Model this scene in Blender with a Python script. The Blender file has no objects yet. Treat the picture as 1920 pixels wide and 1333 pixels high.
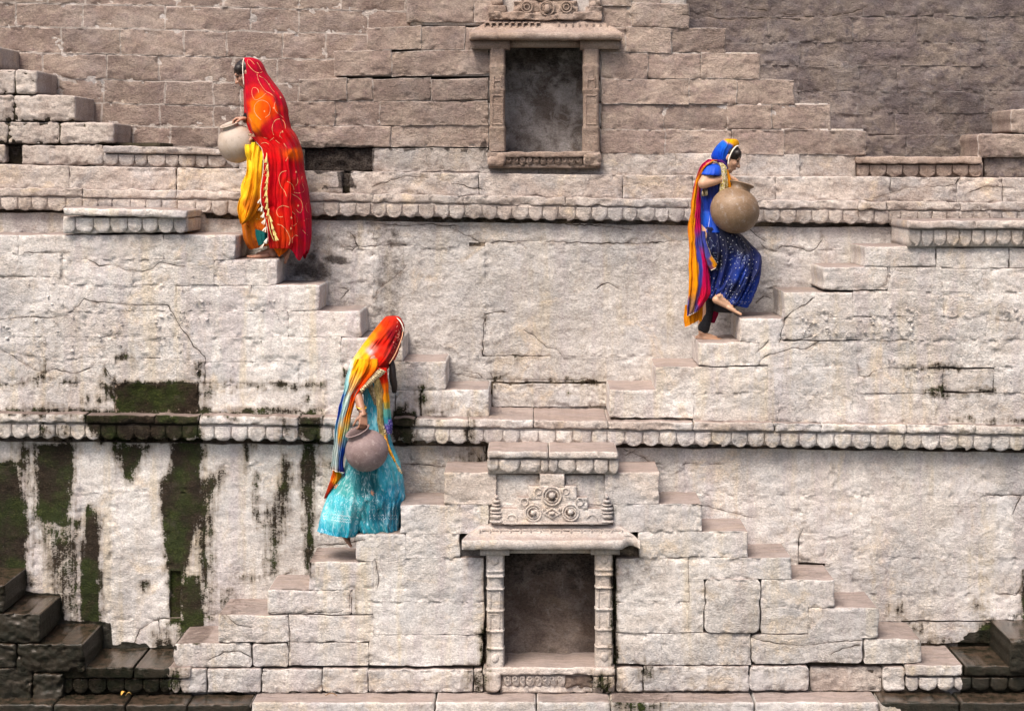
import bpy, bmesh, math, random
import numpy as np
from mathutils import Vector, Matrix
from mathutils.bvhtree import BVHTree

random.seed(7)
S = bpy.context.scene
# ------------------------------------------------------------------ camera, light, exposure
F, CX, CY, ZC = 3840.0, 1000.0, 320.0, 4.2      # focal length in photo pixels, eye height in metres
cd = bpy.data.cameras.new('camera'); cam = bpy.data.objects.new('camera', cd)
S.collection.objects.link(cam); S.camera = cam
cam.location = (0, -16, ZC); cam.rotation_euler = (math.radians(90), 0, 0)
cd.sensor_width = 36; cd.lens = F / 1920 * 36
cd.shift_x = (960 - CX) / 1920; cd.shift_y = -(666.5 - CY) / 1920
cd.clip_start = .1; cd.clip_end = 400
W = bpy.data.worlds.new('World'); S.world = W; W.use_nodes = True
wn = W.node_tree; wn.nodes.clear()
sky = wn.nodes.new('ShaderNodeTexSky'); sky.sky_type = 'NISHITA'; sky.sun_disc = False
SUN_EL, SUN_AZ = 56, 210
sky.sun_elevation = math.radians(SUN_EL); sky.sun_rotation = math.radians(SUN_AZ)
sky.air_density = .6; sky.dust_density = 6.0; sky.ozone_density = .3; sky.altitude = 200
bg = wn.nodes.new('ShaderNodeBackground'); bg.inputs[1].default_value = .11
wo = wn.nodes.new('ShaderNodeOutputWorld')
wn.links.new(sky.outputs[0], bg.inputs[0]); wn.links.new(bg.outputs[0], wo.inputs[0])
sl = bpy.data.lights.new('sun', 'SUN'); sl.energy = 2.0; sl.angle = math.radians(26); sl.color = (1, .915, .82)
so = bpy.data.objects.new('sun', sl); S.collection.objects.link(so)
az = math.radians(SUN_AZ); el = math.radians(SUN_EL)
dirv = Vector((math.sin(az) * math.cos(el), math.cos(az) * math.cos(el), math.sin(el)))   # towards the sun
so.rotation_euler = dirv.to_track_quat('Z', 'Y').to_euler(); so.location = (0, -10, 20)
S.view_settings.view_transform = 'Standard'; S.view_settings.look = 'None'
S.view_settings.gamma = 1; S.view_settings.use_curve_mapping = False
S.view_settings.exposure = 0.88
S.render.engine = 'CYCLES'

# ------------------------------------------------------------------ noise
def _h(ix, iy, s):
    n = (ix.astype(np.int64) * 374761393 + iy.astype(np.int64) * 668265263 + s * 1274126177) & 0xffffffff
    n = ((n ^ (n >> 13)) * 1274126177) & 0xffffffff
    n = n ^ (n >> 16)
    return (n & 0xffff) / 65535.0
def vn(x, y, s=0):
    x = np.asarray(x, float); y = np.asarray(y, float)
    xi = np.floor(x); yi = np.floor(y); fx = x - xi; fy = y - yi
    fx = fx * fx * fx * (fx * (fx * 6 - 15) + 10); fy = fy * fy * fy * (fy * (fy * 6 - 15) + 10)
    a = _h(xi, yi, s); b = _h(xi + 1, yi, s); c = _h(xi, yi + 1, s); d = _h(xi + 1, yi + 1, s)
    return (a + (b - a) * fx) * (1 - fy) + (c + (d - c) * fx) * fy
def fbm(x, y, s=0, o=4, g=.5):
    t = 0; a = 1; n = 0
    for i in range(o):
        t = t + a * vn(x * 2 ** i + 17.3 * i, y * 2 ** i - 9.1 * i, s + i); n += a; a *= g
    return t / n
def ss(a, b, x):
    t = np.clip((x - a) / (b - a), 0, 1); return t * t * (3 - 2 * t)

# ------------------------------------------------------------------ helpers
def PW(px, py, d):
    return ((px - CX) * d / F, d - 16.0, ZC - (py - CY) * d / F)
def mesh_obj(name, verts, faces, mat, parent=None, smooth=True, attrs=None, stuff=False):
    me = bpy.data.meshes.new(name)
    me.from_pydata([tuple(v) for v in verts], [], [tuple(f) for f in faces])
    if smooth: me.polygons.foreach_set('use_smooth', [True] * len(me.polygons))
    if attrs:
        for k, v in attrs.items():
            a = me.attributes.new(k, 'FLOAT_COLOR', 'POINT'); a.data.foreach_set('color', np.asarray(v, np.float32).ravel())
    me.update()
    o = bpy.data.objects.new(name, me); S.collection.objects.link(o)
    if mat: me.materials.append(mat)
    if stuff: o['kind'] = 'stuff'
    if parent:
        o.parent = parent; o.matrix_parent_inverse = parent.matrix_world.inverted() if False else Matrix.Translation(-Vector(parent.location))
    return o
def thing(name, label, cat, loc=(0, 0, 0), group=None, kind=None):
    o = bpy.data.objects.new(name, None); S.collection.objects.link(o); o.location = loc
    o.empty_display_size = .1
    if label: o['label'] = label
    if cat: o['category'] = cat
    if group: o['group'] = group
    if kind: o['kind'] = kind
    return o
def tag(o, label, cat, group=None):
    o['label'] = label; o['category'] = cat
    if group: o['group'] = group
    return o

# ------------------------------------------------------------------ where moss, wet, dark stains and patches, cracks are on the masonry (photo-survey coordinates)
def poly_mask(px, py, pts, soft=2.0):
    """signed-distance mask of a polygon"""
    P = np.array(pts, float); n = len(P)
    ins = np.zeros(px.shape, bool); dist = np.full(px.shape, 1e9)
    for i in range(n):
        ax, ay = P[i]; bx, by = P[(i + 1) % n]
        c = ((ay > py) != (by > py)) & (px < (bx - ax) * (py - ay) / ((by - ay) if by != ay else 1e-9) + ax)
        ins ^= c
        ex, ey = bx - ax, by - ay; L = ex * ex + ey * ey + 1e-9
        t = np.clip(((px - ax) * ex + (py - ay) * ey) / L, 0, 1)
        dist = np.minimum(dist, np.hypot(px - ax - t * ex, py - ay - t * ey))
    sd = np.where(ins, dist, -dist)
    return ss(-soft, soft, sd)
MOSS = [  # polygon, strength, softness
 ([(-60,872),(38,874),(46,930),(52,1015),(50,1118),(-60,1118)],1,4),
 ([(-60,866),(44,866),(46,880),(-60,882)],1,3),
 ([(64,832),(142,832),(136,872),(131,950),(128,985),(90,985),(70,960),(62,905)],.95,4),
 ([(30,834),(60,834),(62,880),(66,960),(72,1020),(66,1020),(58,940),(44,880),(34,860)],.72,7),
 ([(72,985),(128,985),(150,1010),(156,970),(136,972),(128,960),(75,955)],.8,5),
 ([(82,985),(146,985),(152,1060),(150,1160),(118,1165),(100,1110),(90,1040)],.66,10),
 ([(158,965),(164,952),(170,946),(178,952),(184,975),(187,1060),(189,1168),(152,1168),(152,1080)],1,3),
 ([(120,970),(196,972),(196,978),(120,976)],.8,3),
 ([(208,832),(288,832),(268,862),(252,885),(243,905),(233,890),(222,862)],.95,5),
 ([(322,830),(380,830),(378,900),(372,960),(356,1040),(344,1090),(336,1165),(318,1165),(312,1060),(305,960),(303,902),(318,885)],1,3),
 ([(338,1070),(352,1080),(378,1078),(381,1120),(379,1205),(336,1205)],1,3),
 ([(358,905),(420,878),(420,890),(400,925),(395,1000),(392,1080),(380,1165),(376,1070),(372,1000)],.85,5),
 ([(386,900),(402,900),(396,1000),(400,1100),(396,1160),(384,1160)],.68,5),
 ([(455,832),(478,832),(472,862),(462,880)],.75,4),
 ([(476,890),(486,893),(482,950),(488,975),(500,982),(498,990),(484,985),(474,955)],.72,4),
 ([(535,866),(548,872),(540,920),(528,975),(520,1080),(506,1080),(510,1000),(500,960),(516,940)],.85,6),
 ([(500,985),(512,985),(518,1060),(540,1075),(500,1078)],.55,8),
 ([(566,826),(592,826),(588,880),(584,940),(582,1000),(588,1040),(578,1075),(574,1000),(570,930)],.95,4),
 ([(213,719),(372,719),(372,772),(212,772)],1,2.5),
 ([(196,722),(214,722),(213,745),(200,742)],.9,4),
 ([(372,722),(420,716),(398,745),(388,752),(374,760)],.62,8),
 ([(-60,767),(110,766),(200,770),(372,768),(600,768),(605,776),(372,779),(-60,775)],.9,2.5),
 ([(156,776),(372,774),(374,826),(190,827),(165,800)],1,3),
 ([(66,792),(135,792),(138,818),(70,818)],.55,8),
 ([(558,776),(600,776),(602,828),(566,828)],1,3),
 ([(434,776),(448,776),(446,790),(436,790)],.7,3),
 ([(520,778),(545,780),(542,815),(528,815)],.62,5),
 ([(735,768),(777,772),(778,828),(738,828)],.95,3),
 ([(-60,715),(34,717),(40,722),(-60,724)],.8,3),([(112,714),(140,716),(138,722),(114,720)],.8,3),
 ([(60,712),(84,700),(86,706),(66,722)],.9,3),([(455,714),(497,716),(494,722),(458,720)],.85,3),([(512,716),(608,722),(608,726),(545,727),(520,732)],.85,3),
 ([(368,680),(376,682),(380,706),(370,716),(366,700)],.9,3),([(434,718),(446,718),(446,730),(438,732)],.8,3),
 ([(212,664),(248,664),(246,672),(226,674)],.8,3),([(80,678),(88,678),(86,700),(80,700)],.7,3),([(196,690),(216,716),(212,720),(196,698)],.9,2),
 ([(264,1090),(276,1090),(275,1112),(270,1112)],.75,2),
 ([(160,742),(168,742),(166,756),(160,754)],.9,2),([(184,744),(190,744),(189,752),(184,750)],.9,2),([(575,747),(584,747),(584,754),(576,753)],.9,2),
 ([(610,864),(622,866),(620,874),(610,872)],.9,2),([(645,690),(654,694),(652,722),(645,720)],.85,2),
 ([(784,722),(798,724),(795,760),(788,772),(784,760)],.9,3),([(812,766),(835,770),(832,776),(812,774)],.8,3),
 ([(740,770),(760,762),(765,774),(740,776)],.9,4),([(878,778),(884,778),(884,825),(878,825)],.8,2),
 ([(872,850),(912,850),(912,872),(876,876),(868,862)],.62,8),([(924,710),(946,708),(940,716),(928,722)],.9,3),
 ([(1064,709),(1120,712),(1122,722),(1106,720),(1090,716),(1064,714)],.85,2.5),([(960,668),(974,668),(972,674),(960,672)],.9,2),
 ([(1030,714),(1050,712),(1048,718),(1030,718)],.7,2),([(1064,736),(1074,736),(1070,744)],.8,2),
 ([(1730,735),(1768,733),(1768,738),(1732,740)],.8,2),([(1764,720),(1772,720),(1772,740),(1764,740)],.9,2),([(1776,736),(1866,730),(1868,738),(1778,739)],.75,2.5),
 ([(1700,688),(1760,685),(1800,689),(1800,693),(1700,692)],.7,2),([(1780,783),(1960,792),(1960,797),(1780,788)],.75,2.5),
 ([(1148,1035),(1157,1035),(1158,1250),(1146,1250)],.85,2.5),([(903,1170),(912,1170),(912,1250),(902,1250)],.85,2.5),
 ([(884,1250),(908,1250),(908,1300),(890,1300),(870,1275)],.6,8),([(1110,1270),(1152,1266),(1154,1300),(1112,1300)],.75,5),([(1195,1240),(1240,1245),(1225,1262),(1200,1265)],.62,6),
 ([(285,1185),(320,1185),(324,1215),(290,1212)],.66,6),([(405,1115),(430,1110),(425,1130),(412,1150)],.6,6),
 ([(1670,1135),(1690,1133),(1694,1150),(1672,1150)],.7,5),([(1820,1122),(1850,1140),(1830,1150)],.55,5),
 ([(1838,1165),(1862,1165),(1862,1212),(1838,1212)],1,3),([(1700,1162),(1735,1165),(1730,1190),(1704,1180)],.6,7),([(1740,1198),(1830,1200),(1840,1210),(1730,1208)],.7,4),
 ([(1916,1078),(1930,1078),(1930,1165),(1912,1165)],.8,3),
 ([(115,1250),(345,1252),(345,1300),(115,1300)],.62,5),([(340,1140),(352,1140),(348,1165)],.4,4),
 ([(1145,1300),(1260,1310),(1230,1340),(1150,1340)],.6,6),
 ([(790,765),(860,768),(830,776),(790,774)],.5,4),([(440,1080),(560,1072),(590,1072),(585,1082),(450,1088)],.5,5),
 ([(410,1150),(500,1130),(500,1136),(430,1150)],.6,3),
 ([(660,1150),(664,1110),(656,1100),(664,1098),(668,1104),(666,1150)],.5,2),
]
WET = [([(-60,1060),(20,1066),(40,1110),(118,1112),(125,1160),(206,1165),(212,1206),(330,1208),(328,1222),(316,1256),(314,1305),(462,1300),(470,1345),(-60,1345)],1,4),
 ([(1786,1205),(1840,1180),(1960,1160),(1960,1345),(1702,1345),(1632,1300),(1795,1298),(1800,1255),(1810,1230)],1,4),
 ([(1005,1298),(1140,1302),(1290,1300),(1290,1306),(1140,1314),(1005,1306)],.9,3),([(470,1296),(900,1298),(900,1303),(470,1304)],.7,3),
 ([(1840,1060),(1960,1050),(1960,1170),(1850,1166)],.35,20)]
DARK_MARKS = [([(690,418),(758,418),(768,500),(762,560),(770,625),(700,612),(690,560),(700,500)],.55,18),
 ([(535,425),(690,420),(680,470),(600,480),(590,530),(530,528)],.5,22),([(555,490),(590,470),(620,500),(625,530),(540,525)],.75,12),
 ([(600,480),(650,478),(665,492),(620,500)],.8,8),([(630,320),(655,322),(668,352),(600,356),(604,348),(635,346)],1,3),
 ([(560,270),(700,272),(700,322),(560,322)],1,5),([(725,274),(740,276),(738,284),(727,284)],1,2),([(754,276),(780,276),(780,286),(756,288)],1,2),([(802,277),(812,277),(812,284),(803,284)],1,2),([(836,276),(848,276),(846,284),(838,284)],1,2),([(862,276),(876,277),(874,287),(864,286)],1,2),
 ([(900,270),(915,255),(915,285),(896,286)],.8,3),([(10,264),(42,264),(42,290),(20,288),(10,276)],1,3),
 ([(0,345),(45,350),(40,390),(8,385)],.25,10),([(855,1030),(945,1035),(945,1060),(870,1080),(855,1060)],.45,18),([(1150,1035),(1225,1030),(1250,1080),(1200,1110),(1155,1150)],.45,22),  # last two on this line: darker stone below the lower eave
 ([(770,620),(800,640),(870,655),(850,668),(772,645)],.6,8),([(850,690),(900,700),(890,716),(850,716)],.35,10),
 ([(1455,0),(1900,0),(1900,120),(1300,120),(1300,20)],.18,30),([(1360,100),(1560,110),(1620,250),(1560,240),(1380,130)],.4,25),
 ([(1180,290),(1640,300),(1640,330),(1180,325)],.15,15),([(60,940),(70,940),(120,1110),(95,1110)],.6,8),
 ([(300,1170),(320,1165),(330,1200),(300,1205)],.5,8),([(0,835),(60,835),(60,868),(30,868)],.0,4),
 ([(1540,1080),(1600,1075),(1620,1120),(1640,1160),(1560,1100)],.4,8),([(1465,1040),(1560,1060),(1540,1072),(1480,1062)],.6,6),
 ([(1585,970),(1720,990),(1660,1080),(1570,1060)],.12,25),([(440,835),(600,835),(600,1080),(400,1080)],.12,10)]
CRACKS = [
 [(166,488),(186,500),(210,496),(240,508),(262,510),(285,505),(300,492),(322,496),(345,500)],
 [(0,600),(30,596),(60,594),(100,596),(125,592),(148,574),(158,560),(175,566),(200,568),(250,572),(316,573),(326,590),(338,615),(352,630),(362,650),(384,668)],
 [(-20,650),(0,655),(24,668),(44,682),(66,694),(84,700),(100,692),(140,700),(168,690)],[(196,690),(205,704),(218,716)],[(84,700),(84,684)],[(384,668),(384,720)],
 [(47,474),(90,472),(116,474)],[(47,474),(130,474)],[(116,474),(116,520)],[(0,520),(60,518)],
 [(1462,640),(1466,618),(1472,598),(1490,582),(1510,572),(1524,560)],[(1424,680),(1436,668),(1462,660),(1486,652),(1510,655),(1534,642)],
 [(1462,636),(1490,640),(1520,632)],[(1600,640),(1650,640),(1700,638)],[(1543,544),(1600,545),(1640,546),(1662,534),(1668,502)],[(1668,520),(1682,500)],
 [(1420,660),(1440,640)],[(1610,690),(1612,705),(1630,706),(1640,696)],
 [(1427,458),(1444,470),(1456,472),(1466,462),(1490,464),(1520,472),(1532,464),(1540,452)],[(1405,430),(1416,440),(1424,446),(1434,452)],
 [(1420,566),(1432,556),(1446,560)],
 [(700,560),(712,540),(740,520),(760,500)],[(690,418),(760,424),(800,420),(870,426)],[(850,430),(900,455),(1000,453),(1100,456),(1200,458),(1290,450)],
 [(660,440),(672,462),(660,470)],[(640,463),(690,462),(760,460)],
 [(905,668),(940,667),(1000,668),(1030,667)],[(905,668),(906,610),(912,595)],[(985,620),(1005,632),(1025,652),(1045,655),(1060,675)],[(910,590),(930,585),(950,586)],
 [(920,700),(926,712),(930,718)],[(850,700),(880,706),(920,712),(1000,714),(1060,714),(1100,710),(1130,720)],[(870,695),(896,700),(910,712)],
 [(1060,420),(1130,424),(1180,430)],[(1120,540),(1140,530),(1160,542)],
 [(1900,960),(1916,930),(1960,920)],[(1870,1114),(1905,1116),(1915,1100),(1920,1070)],[(1848,930),(1916,928)],
 [(1499,1060),(1497,1030),(1500,1004),(1505,992)],
 [(703,1050),(710,1080),(708,1100)],[(655,1138),(658,1110),(664,1102)],[(500,1150),(540,1150),(600,1148),(640,1146)],
 [(580,1030),(600,1022),(640,1020),(680,1012)],[(541,1150),(543,1200),(540,1248)],
 [(250,1208),(262,1180),(280,1168),(300,1160),(318,1160)],[(298,1160),(300,1190)],
 [(660,868),(700,872),(760,870),(800,872),(840,876),(850,884)],[(880,830),(892,850),(908,876)],[(900,826),(912,852)],
 [(1170,842),(1200,855),(1215,865),(1240,870)],[(1175,852),(1200,838),(1230,836)],
 [(1283,870),(1300,868),(1320,872),(1350,870)],
 [(1280,942),(1330,950),(1360,958),(1410,970)],
 [(415,1140),(430,1160),(445,1172),(470,1176)],[(390,1238),(420,1222),(450,1220),(470,1232)],
 [(1410,1195),(1450,1205),(1500,1210),(1560,1204),(1620,1200)],[(1560,1225),(1580,1215),(1610,1210)],
 [(640,560),(655,545),(640,540)],[(1870,600),(1900,602)],
 [(1390,14),(1440,22),(1500,32),(1560,30),(1600,24),(1622,14)],[(1280,28),(1370,38),(1440,34),(1500,38)],
 [(850,345),(905,356)],[(1168,350),(1195,345),(1230,352)],[(700,350),(760,330),(800,334)],
 [(1640,372),(1700,352),(1790,348),(1800,335)],[(1820,360),(1850,350),(1900,352)],
]
CR = []
for c in CRACKS:
    pts = [c[0]]
    for a, b in zip(c[:-1], c[1:]):
        L = math.hypot(b[0]-a[0], b[1]-a[1]); k = max(1, int(L / 7))
        for i in range(1, k + 1):
            t = i / k; j = 1.6 if i < k else 0
            pts.append((a[0] + (b[0]-a[0]) * t + random.uniform(-j, j), a[1] + (b[1]-a[1]) * t + random.uniform(-j, j)))
    CR.append(np.array(pts))
def crack_dist(px, py):
    d = np.full(px.shape, 40.0); sg = np.ones(px.shape)
    x0, x1, y0, y1 = px.min() - 8, px.max() + 8, py.min() - 8, py.max() + 8
    for P in CR:
        if P[:,0].max() < x0 or P[:,0].min() > x1 or P[:,1].max() < y0 or P[:,1].min() > y1: continue
        for (ax, ay), (bx, by) in zip(P[:-1], P[1:]):
            if max(ax, bx) < x0 or min(ax, bx) > x1 or max(ay, by) < y0 or min(ay, by) > y1: continue
            m = (np.abs(px - ax) < 20) & (np.abs(py - ay) < 20)
            if not m.any(): continue
            qx, qy = px[m], py[m]
            ex, ey = bx - ax, by - ay; L = ex * ex + ey * ey + 1e-9
            t = np.clip(((qx - ax) * ex + (qy - ay) * ey) / L, 0, 1)
            nd = np.hypot(qx - ax - t * ex, qy - ay - t * ey); cl = nd < d[m]
            s_ = np.sign(ex * (qy - ay) - ey * (qx - ax)); g_ = sg[m]; g_[cl] = s_[cl]; sg[m] = g_
            d[m] = np.minimum(d[m], nd)
    return d, sg * d
def masks(px, py):
    wx = px + (fbm(px / 9, py / 34, 5, 4, .6) - .5) * 17; wy = py + (fbm(px / 24, py / 12, 9, 3) - .5) * 18
    out = []
    for LST in (MOSS, WET, DARK_MARKS):
        m = np.zeros(px.shape)
        for pts, st, sf in LST:
            xs = [p[0] for p in pts]; ys = [p[1] for p in pts]
            if max(xs) + 30 < px.min() or min(xs) - 30 > px.max() or max(ys) + 30 < py.min() or min(ys) - 30 > py.max(): continue
            m = np.maximum(m, st * poly_mask(wx, wy, pts, sf * (3.4 if LST is MOSS else 1) + (6 if LST is MOSS else 0)))
        out.append(m)
    return out
# ------------------------------------------------------------------ materials
class NT:
    def __init__(s, name):
        s.m = bpy.data.materials.new(name); s.m.use_nodes = True; s.t = s.m.node_tree; s.t.nodes.clear()
        s.out = s.n('ShaderNodeOutputMaterial'); s.b = s.n('ShaderNodeBsdfPrincipled'); s.l(s.b.outputs[0], s.out.inputs[0])
    def n(s, ty, **k):
        o = s.t.nodes.new(ty)
        for a, v in k.items(): setattr(o, a, v)
        return o
    def l(s, a, b): s.t.links.new(a, b)
    def val(s, sock, v):
        if hasattr(v, 'links') or hasattr(v, 'is_output'): s.l(v, sock)
        else: sock.default_value = v
    def math(s, op, a, b=0, c=None, clamp=False):
        o = s.n('ShaderNodeMath', operation=op, use_clamp=clamp); s.val(o.inputs[0], a); s.val(o.inputs[1], b)
        if c is not None: s.val(o.inputs[2], c)
        return o.outputs[0]
    def noise(s, vec, scale, det=5, rough=.6, dist=0):
        o = s.n('ShaderNodeTexNoise'); s.l(vec, o.inputs['Vector']); o.inputs['Scale'].default_value = scale
        o.inputs['Detail'].default_value = det; o.inputs['Roughness'].default_value = rough; o.inputs['Distortion'].default_value = dist
        return o.outputs[0]
    def ramp(s, x, lo, hi):
        o = s.n('ShaderNodeMapRange', interpolation_type='SMOOTHSTEP'); s.val(o.inputs[0], x); o.inputs[1].default_value = lo; o.inputs[2].default_value = hi
        return o.outputs[0]
    def mix(s, f, a, b, mode='MIX'):
        o = s.n('ShaderNodeMix', data_type='RGBA', blend_type=mode); s.val(o.inputs[0], f)
        for i, v in ((6, a), (7, b)):
            if isinstance(v, tuple): o.inputs[i].default_value = (*v, 1) if len(v) == 3 else v
            else: s.l(v, o.inputs[i])
        return o.outputs[2]
    def mapping(s, vec, sc):
        o = s.n('ShaderNodeMapping'); s.l(vec, o.inputs[0]); o.inputs['Scale'].default_value = sc; return o.outputs[0]

def srgb(r, g, b):
    f = lambda c: (c / 255 / 12.92) if c / 255 < .04045 else ((c / 255 + .055) / 1.055) ** 2.4
    return (f(r), f(g), f(b))

def stone_mat(name, c1, c2, c3, light=(.62, .57, .53), mortar_amt=.6, bump=1.0, flake=0.0, rand=.16, grain=1.0, vein=0.0, streak=0.0, bloom=.55, grey=1.15):
    s = NT(name); g = s.n('ShaderNodeNewGeometry'); pos = g.outputs['Position']
    A = s.n('ShaderNodeAttribute', attribute_name='pa'); B = s.n('ShaderNodeAttribute', attribute_name='pb')
    a = s.n('ShaderNodeSeparateColor'); s.l(A.outputs['Color'], a.inputs[0]); b = s.n('ShaderNodeSeparateColor'); s.l(B.outputs['Color'], b.inputs[0])
    moss, wet, stain_shade, crack, edge, tone = a.outputs[0], a.outputs[1], a.outputs[2], b.outputs[0], b.outputs[1], b.outputs[2]
    oi = s.n('ShaderNodeObjectInfo')
    n0 = s.noise(pos, .9, 3, .55); n1 = s.noise(pos, 3.2, 6, .62); n2 = s.noise(pos, 13, 7, .68)
    n3 = s.noise(s.mapping(pos, (1, 1, 1.7)), 55, 6, .7); n4 = s.noise(pos, 190, 3, .6)
    str_ = s.noise(s.mapping(pos, (1, 1, 4.5)), 9, 6, .65, .4)
    col = s.mix(s.ramp(n1, .40, .60), c1, c2)
    col = s.mix(s.ramp(n2, .48, .72), col, c3)
    col = s.mix(s.math('MULTIPLY', s.ramp(str_, .5, .7), .45), col, c1)
    # greyish and yellowish bloom
    col = s.mix(s.math('MULTIPLY', s.ramp(s.noise(pos, 1.7, 6, .65, .6), .47, .64), .50 * grey), col, (.40, .395, .40))
    col = s.mix(s.math('MULTIPLY', s.ramp(s.noise(pos, 2.3, 6, .68, .8), .53, .68), bloom), col, (.66, .53, .38))
    if streak:
        sv = s.noise(s.mapping(pos, (7, 7, .55)), 1, 5, .6); sv2 = s.noise(s.mapping(pos, (4, 4, .4)), 1.3, 5, .65)
        col = s.mix(s.math('MULTIPLY', s.ramp(sv, .52, .68), streak), col, (.56, .46, .30))
        col = s.mix(s.math('MULTIPLY', s.ramp(sv2, .50, .62), streak), col, (.43, .375, .385))
    col = s.mix(s.math('MULTIPLY', s.ramp(s.noise(pos, .75, 5, .6, .4), .45, .66), .30), col, s.mix(.5, col, c3))
    # per stone tone
    r = s.math('MULTIPLY_ADD', oi.outputs['Random'], rand, 1 - rand * .5)
    t = s.math('MULTIPLY', r, s.math('MULTIPLY_ADD', tone, 1.0, .5))
    # fine pits and grain
    gr = s.math('MULTIPLY_ADD', s.ramp(n3, .36, .64), .42 * grain, 1 - .22 * grain)
    gr2 = s.math('MULTIPLY_ADD', s.ramp(n4, .36, .64), .22 * grain, 1 - .11 * grain)
    t = s.math('MULTIPLY', t, s.math('MULTIPLY', gr, gr2))
    cc = s.n('ShaderNodeCombineColor'); [s.l(t, cc.inputs[i]) for i in range(3)]
    col = s.mix(1.0, col, cc.outputs[0], 'MULTIPLY')
    # dark specks in pits
    pit = s.math('MULTIPLY', s.ramp(s.noise(pos, 34, 5, .75), .60, .70), .38)
    col = s.mix(pit, col, (.10, .08, .065))
    # salt and mortar crust towards joints
    ed = s.math('MULTIPLY', s.ramp(s.math('ADD', edge, s.math('MULTIPLY', s.math('SUBTRACT', n2, .5), 1.5)), .55, .95), mortar_amt)
    col = s.mix(ed, col, light)
    fl = s.ramp(s.math('ADD', s.noise(pos, 6.5, 8, .72, .5), s.math('MULTIPLY', s.math('SUBTRACT', n0, .5), .5)), .54, .60)
    if flake: col = s.mix(s.math('MULTIPLY', fl, flake), col, light)
    if vein:
        vo = s.n('ShaderNodeTexVoronoi', feature='DISTANCE_TO_EDGE'); s.l(s.mix(.18, pos, s.n('ShaderNodeTexNoise').outputs[1], 'ADD') if False else s.mapping(pos, (1, 1, 2.2)), vo.inputs['Vector']); vo.inputs['Scale'].default_value = 3.4
    # stains, and recess shade painted in the niches
    sm = s.ramp(s.math('ADD', stain_shade, s.math('MULTIPLY', s.math('SUBTRACT', n2, .5), .9)), .34, .8)
    sm = s.math('MULTIPLY', sm, s.ramp(stain_shade, 0, .15))
    col = s.mix(s.math('MULTIPLY', sm, .86), col, s.mix(s.ramp(n3, .4, .6), (.022, .016, .014), (.085, .07, .062)))
    # moss and algae
    mn = s.math('ADD', moss, s.math('ADD', s.math('MULTIPLY', s.math('SUBTRACT', n2, .5), 1.1), s.math('ADD', s.math('MULTIPLY', s.math('SUBTRACT', n3, .5), 1.1), s.math('MULTIPLY', s.math('SUBTRACT', s.noise(s.mapping(pos, (26, 26, 1.6)), 1, 5, .65), .5), 1.1))))
    mm = s.math('MULTIPLY', s.ramp(mn, .40, .58), s.ramp(moss, 0, .14))
    mg = s.mix(s.ramp(n1, .40, .60), (.019, .013, .008), (.018, .026, .005))
    mg = s.mix(s.math('MULTIPLY', s.ramp(n3, .45, .68), s.ramp(n2, .35, .6)), mg, s.mix(s.ramp(n1, .45, .6), (.060, .042, .027), (.058, .072, .014)))
    mg = s.mix(s.math('MULTIPLY', s.ramp(s.noise(pos, 5, 6, .7, .5), .56, .68), .35), mg, (.075, .062, .048))
    col = s.mix(s.math('MULTIPLY', mm, .985), col, mg)
    halo = s.math('MULTIPLY', s.math('MULTIPLY', s.ramp(mn, .08, .45), s.ramp(moss, 0, .2)), s.math('SUBTRACT', .55, s.math('MULTIPLY', mm, .55)))
    col = s.mix(halo, col, (.17, .13, .08))
    # treads: trodden, dusty pinkish brown
    nz = s.n('ShaderNodeSeparateXYZ'); s.l(g.outputs['Normal'], nz.inputs[0])
    up = s.math('MULTIPLY', s.ramp(nz.outputs[2], .75, .97), .8)
    col = s.mix(up, col, s.mix(s.ramp(s.noise(s.mapping(pos, (.7, 2.5, 1)), 9, 5, .6), .4, .62), (.31, .24, .215), (.215, .165, .145)))
    # grime bled out of the cracks
    col = s.mix(s.math('MULTIPLY', s.math('MULTIPLY', s.ramp(B.outputs['Alpha'], .1, 1), s.ramp(n2, .42, .6)), .35), col, (.26, .19, .14))
    # cracks
    wob_ = s.math('MULTIPLY', s.math('SUBTRACT', n2, .5), .09)
    ad = s.math('ABSOLUTE', s.math('SUBTRACT', s.math('ADD', A.outputs['Alpha'], wob_), .5))
    ck = s.math('MULTIPLY', s.ramp(s.math('DIVIDE', ad, s.math('MAXIMUM', s.math('MULTIPLY_ADD', s.noise(pos, 7, 4), 3.2, -.75), .22)), .062, .02), s.ramp(B.outputs['Alpha'], .25, .5))
    cm = s.math('MAXIMUM', s.math('MULTIPLY', s.ramp(crack, .3, .9), .62), s.math('MULTIPLY', ck, s.math('MULTIPLY_ADD', s.ramp(n1, .38, .6), .7, .22)))
    col = s.mix(cm, col, (.035, .026, .02))
    # wet; treads also painted lighter brown for their sheen
    wn_ = s.ramp(s.math('ADD', wet, s.math('ADD', s.math('MULTIPLY', s.math('SUBTRACT', n1, .5), 1.6), s.math('MULTIPLY', s.math('SUBTRACT', n2, .5), .7))), .50, .62)
    wn_ = s.math('MULTIPLY', wn_, s.ramp(wet, 0, .1))
    wcol = s.mix(s.ramp(n2, .42, .6), s.mix(s.ramp(nz.outputs[2], .3, .9), (.016, .013, .007), (.060, .040, .026)), (.008, .009, .004))
    col = s.mix(s.math('MULTIPLY', wn_, .965), col, wcol)
    s.l(col, s.b.inputs['Base Color'])
    ro = s.math('MULTIPLY_ADD', s.math('MULTIPLY', wn_, s.math('MULTIPLY_ADD', s.ramp(nz.outputs[2], .2, .9), .35, .6)), -.82, .92); s.l(ro, s.b.inputs['Roughness'])
    s.l(s.math('MULTIPLY_ADD', wn_, s.math('MULTIPLY', s.ramp(nz.outputs[2], .3, .9), .35), .12), s.b.inputs['Specular IOR Level'])
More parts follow.
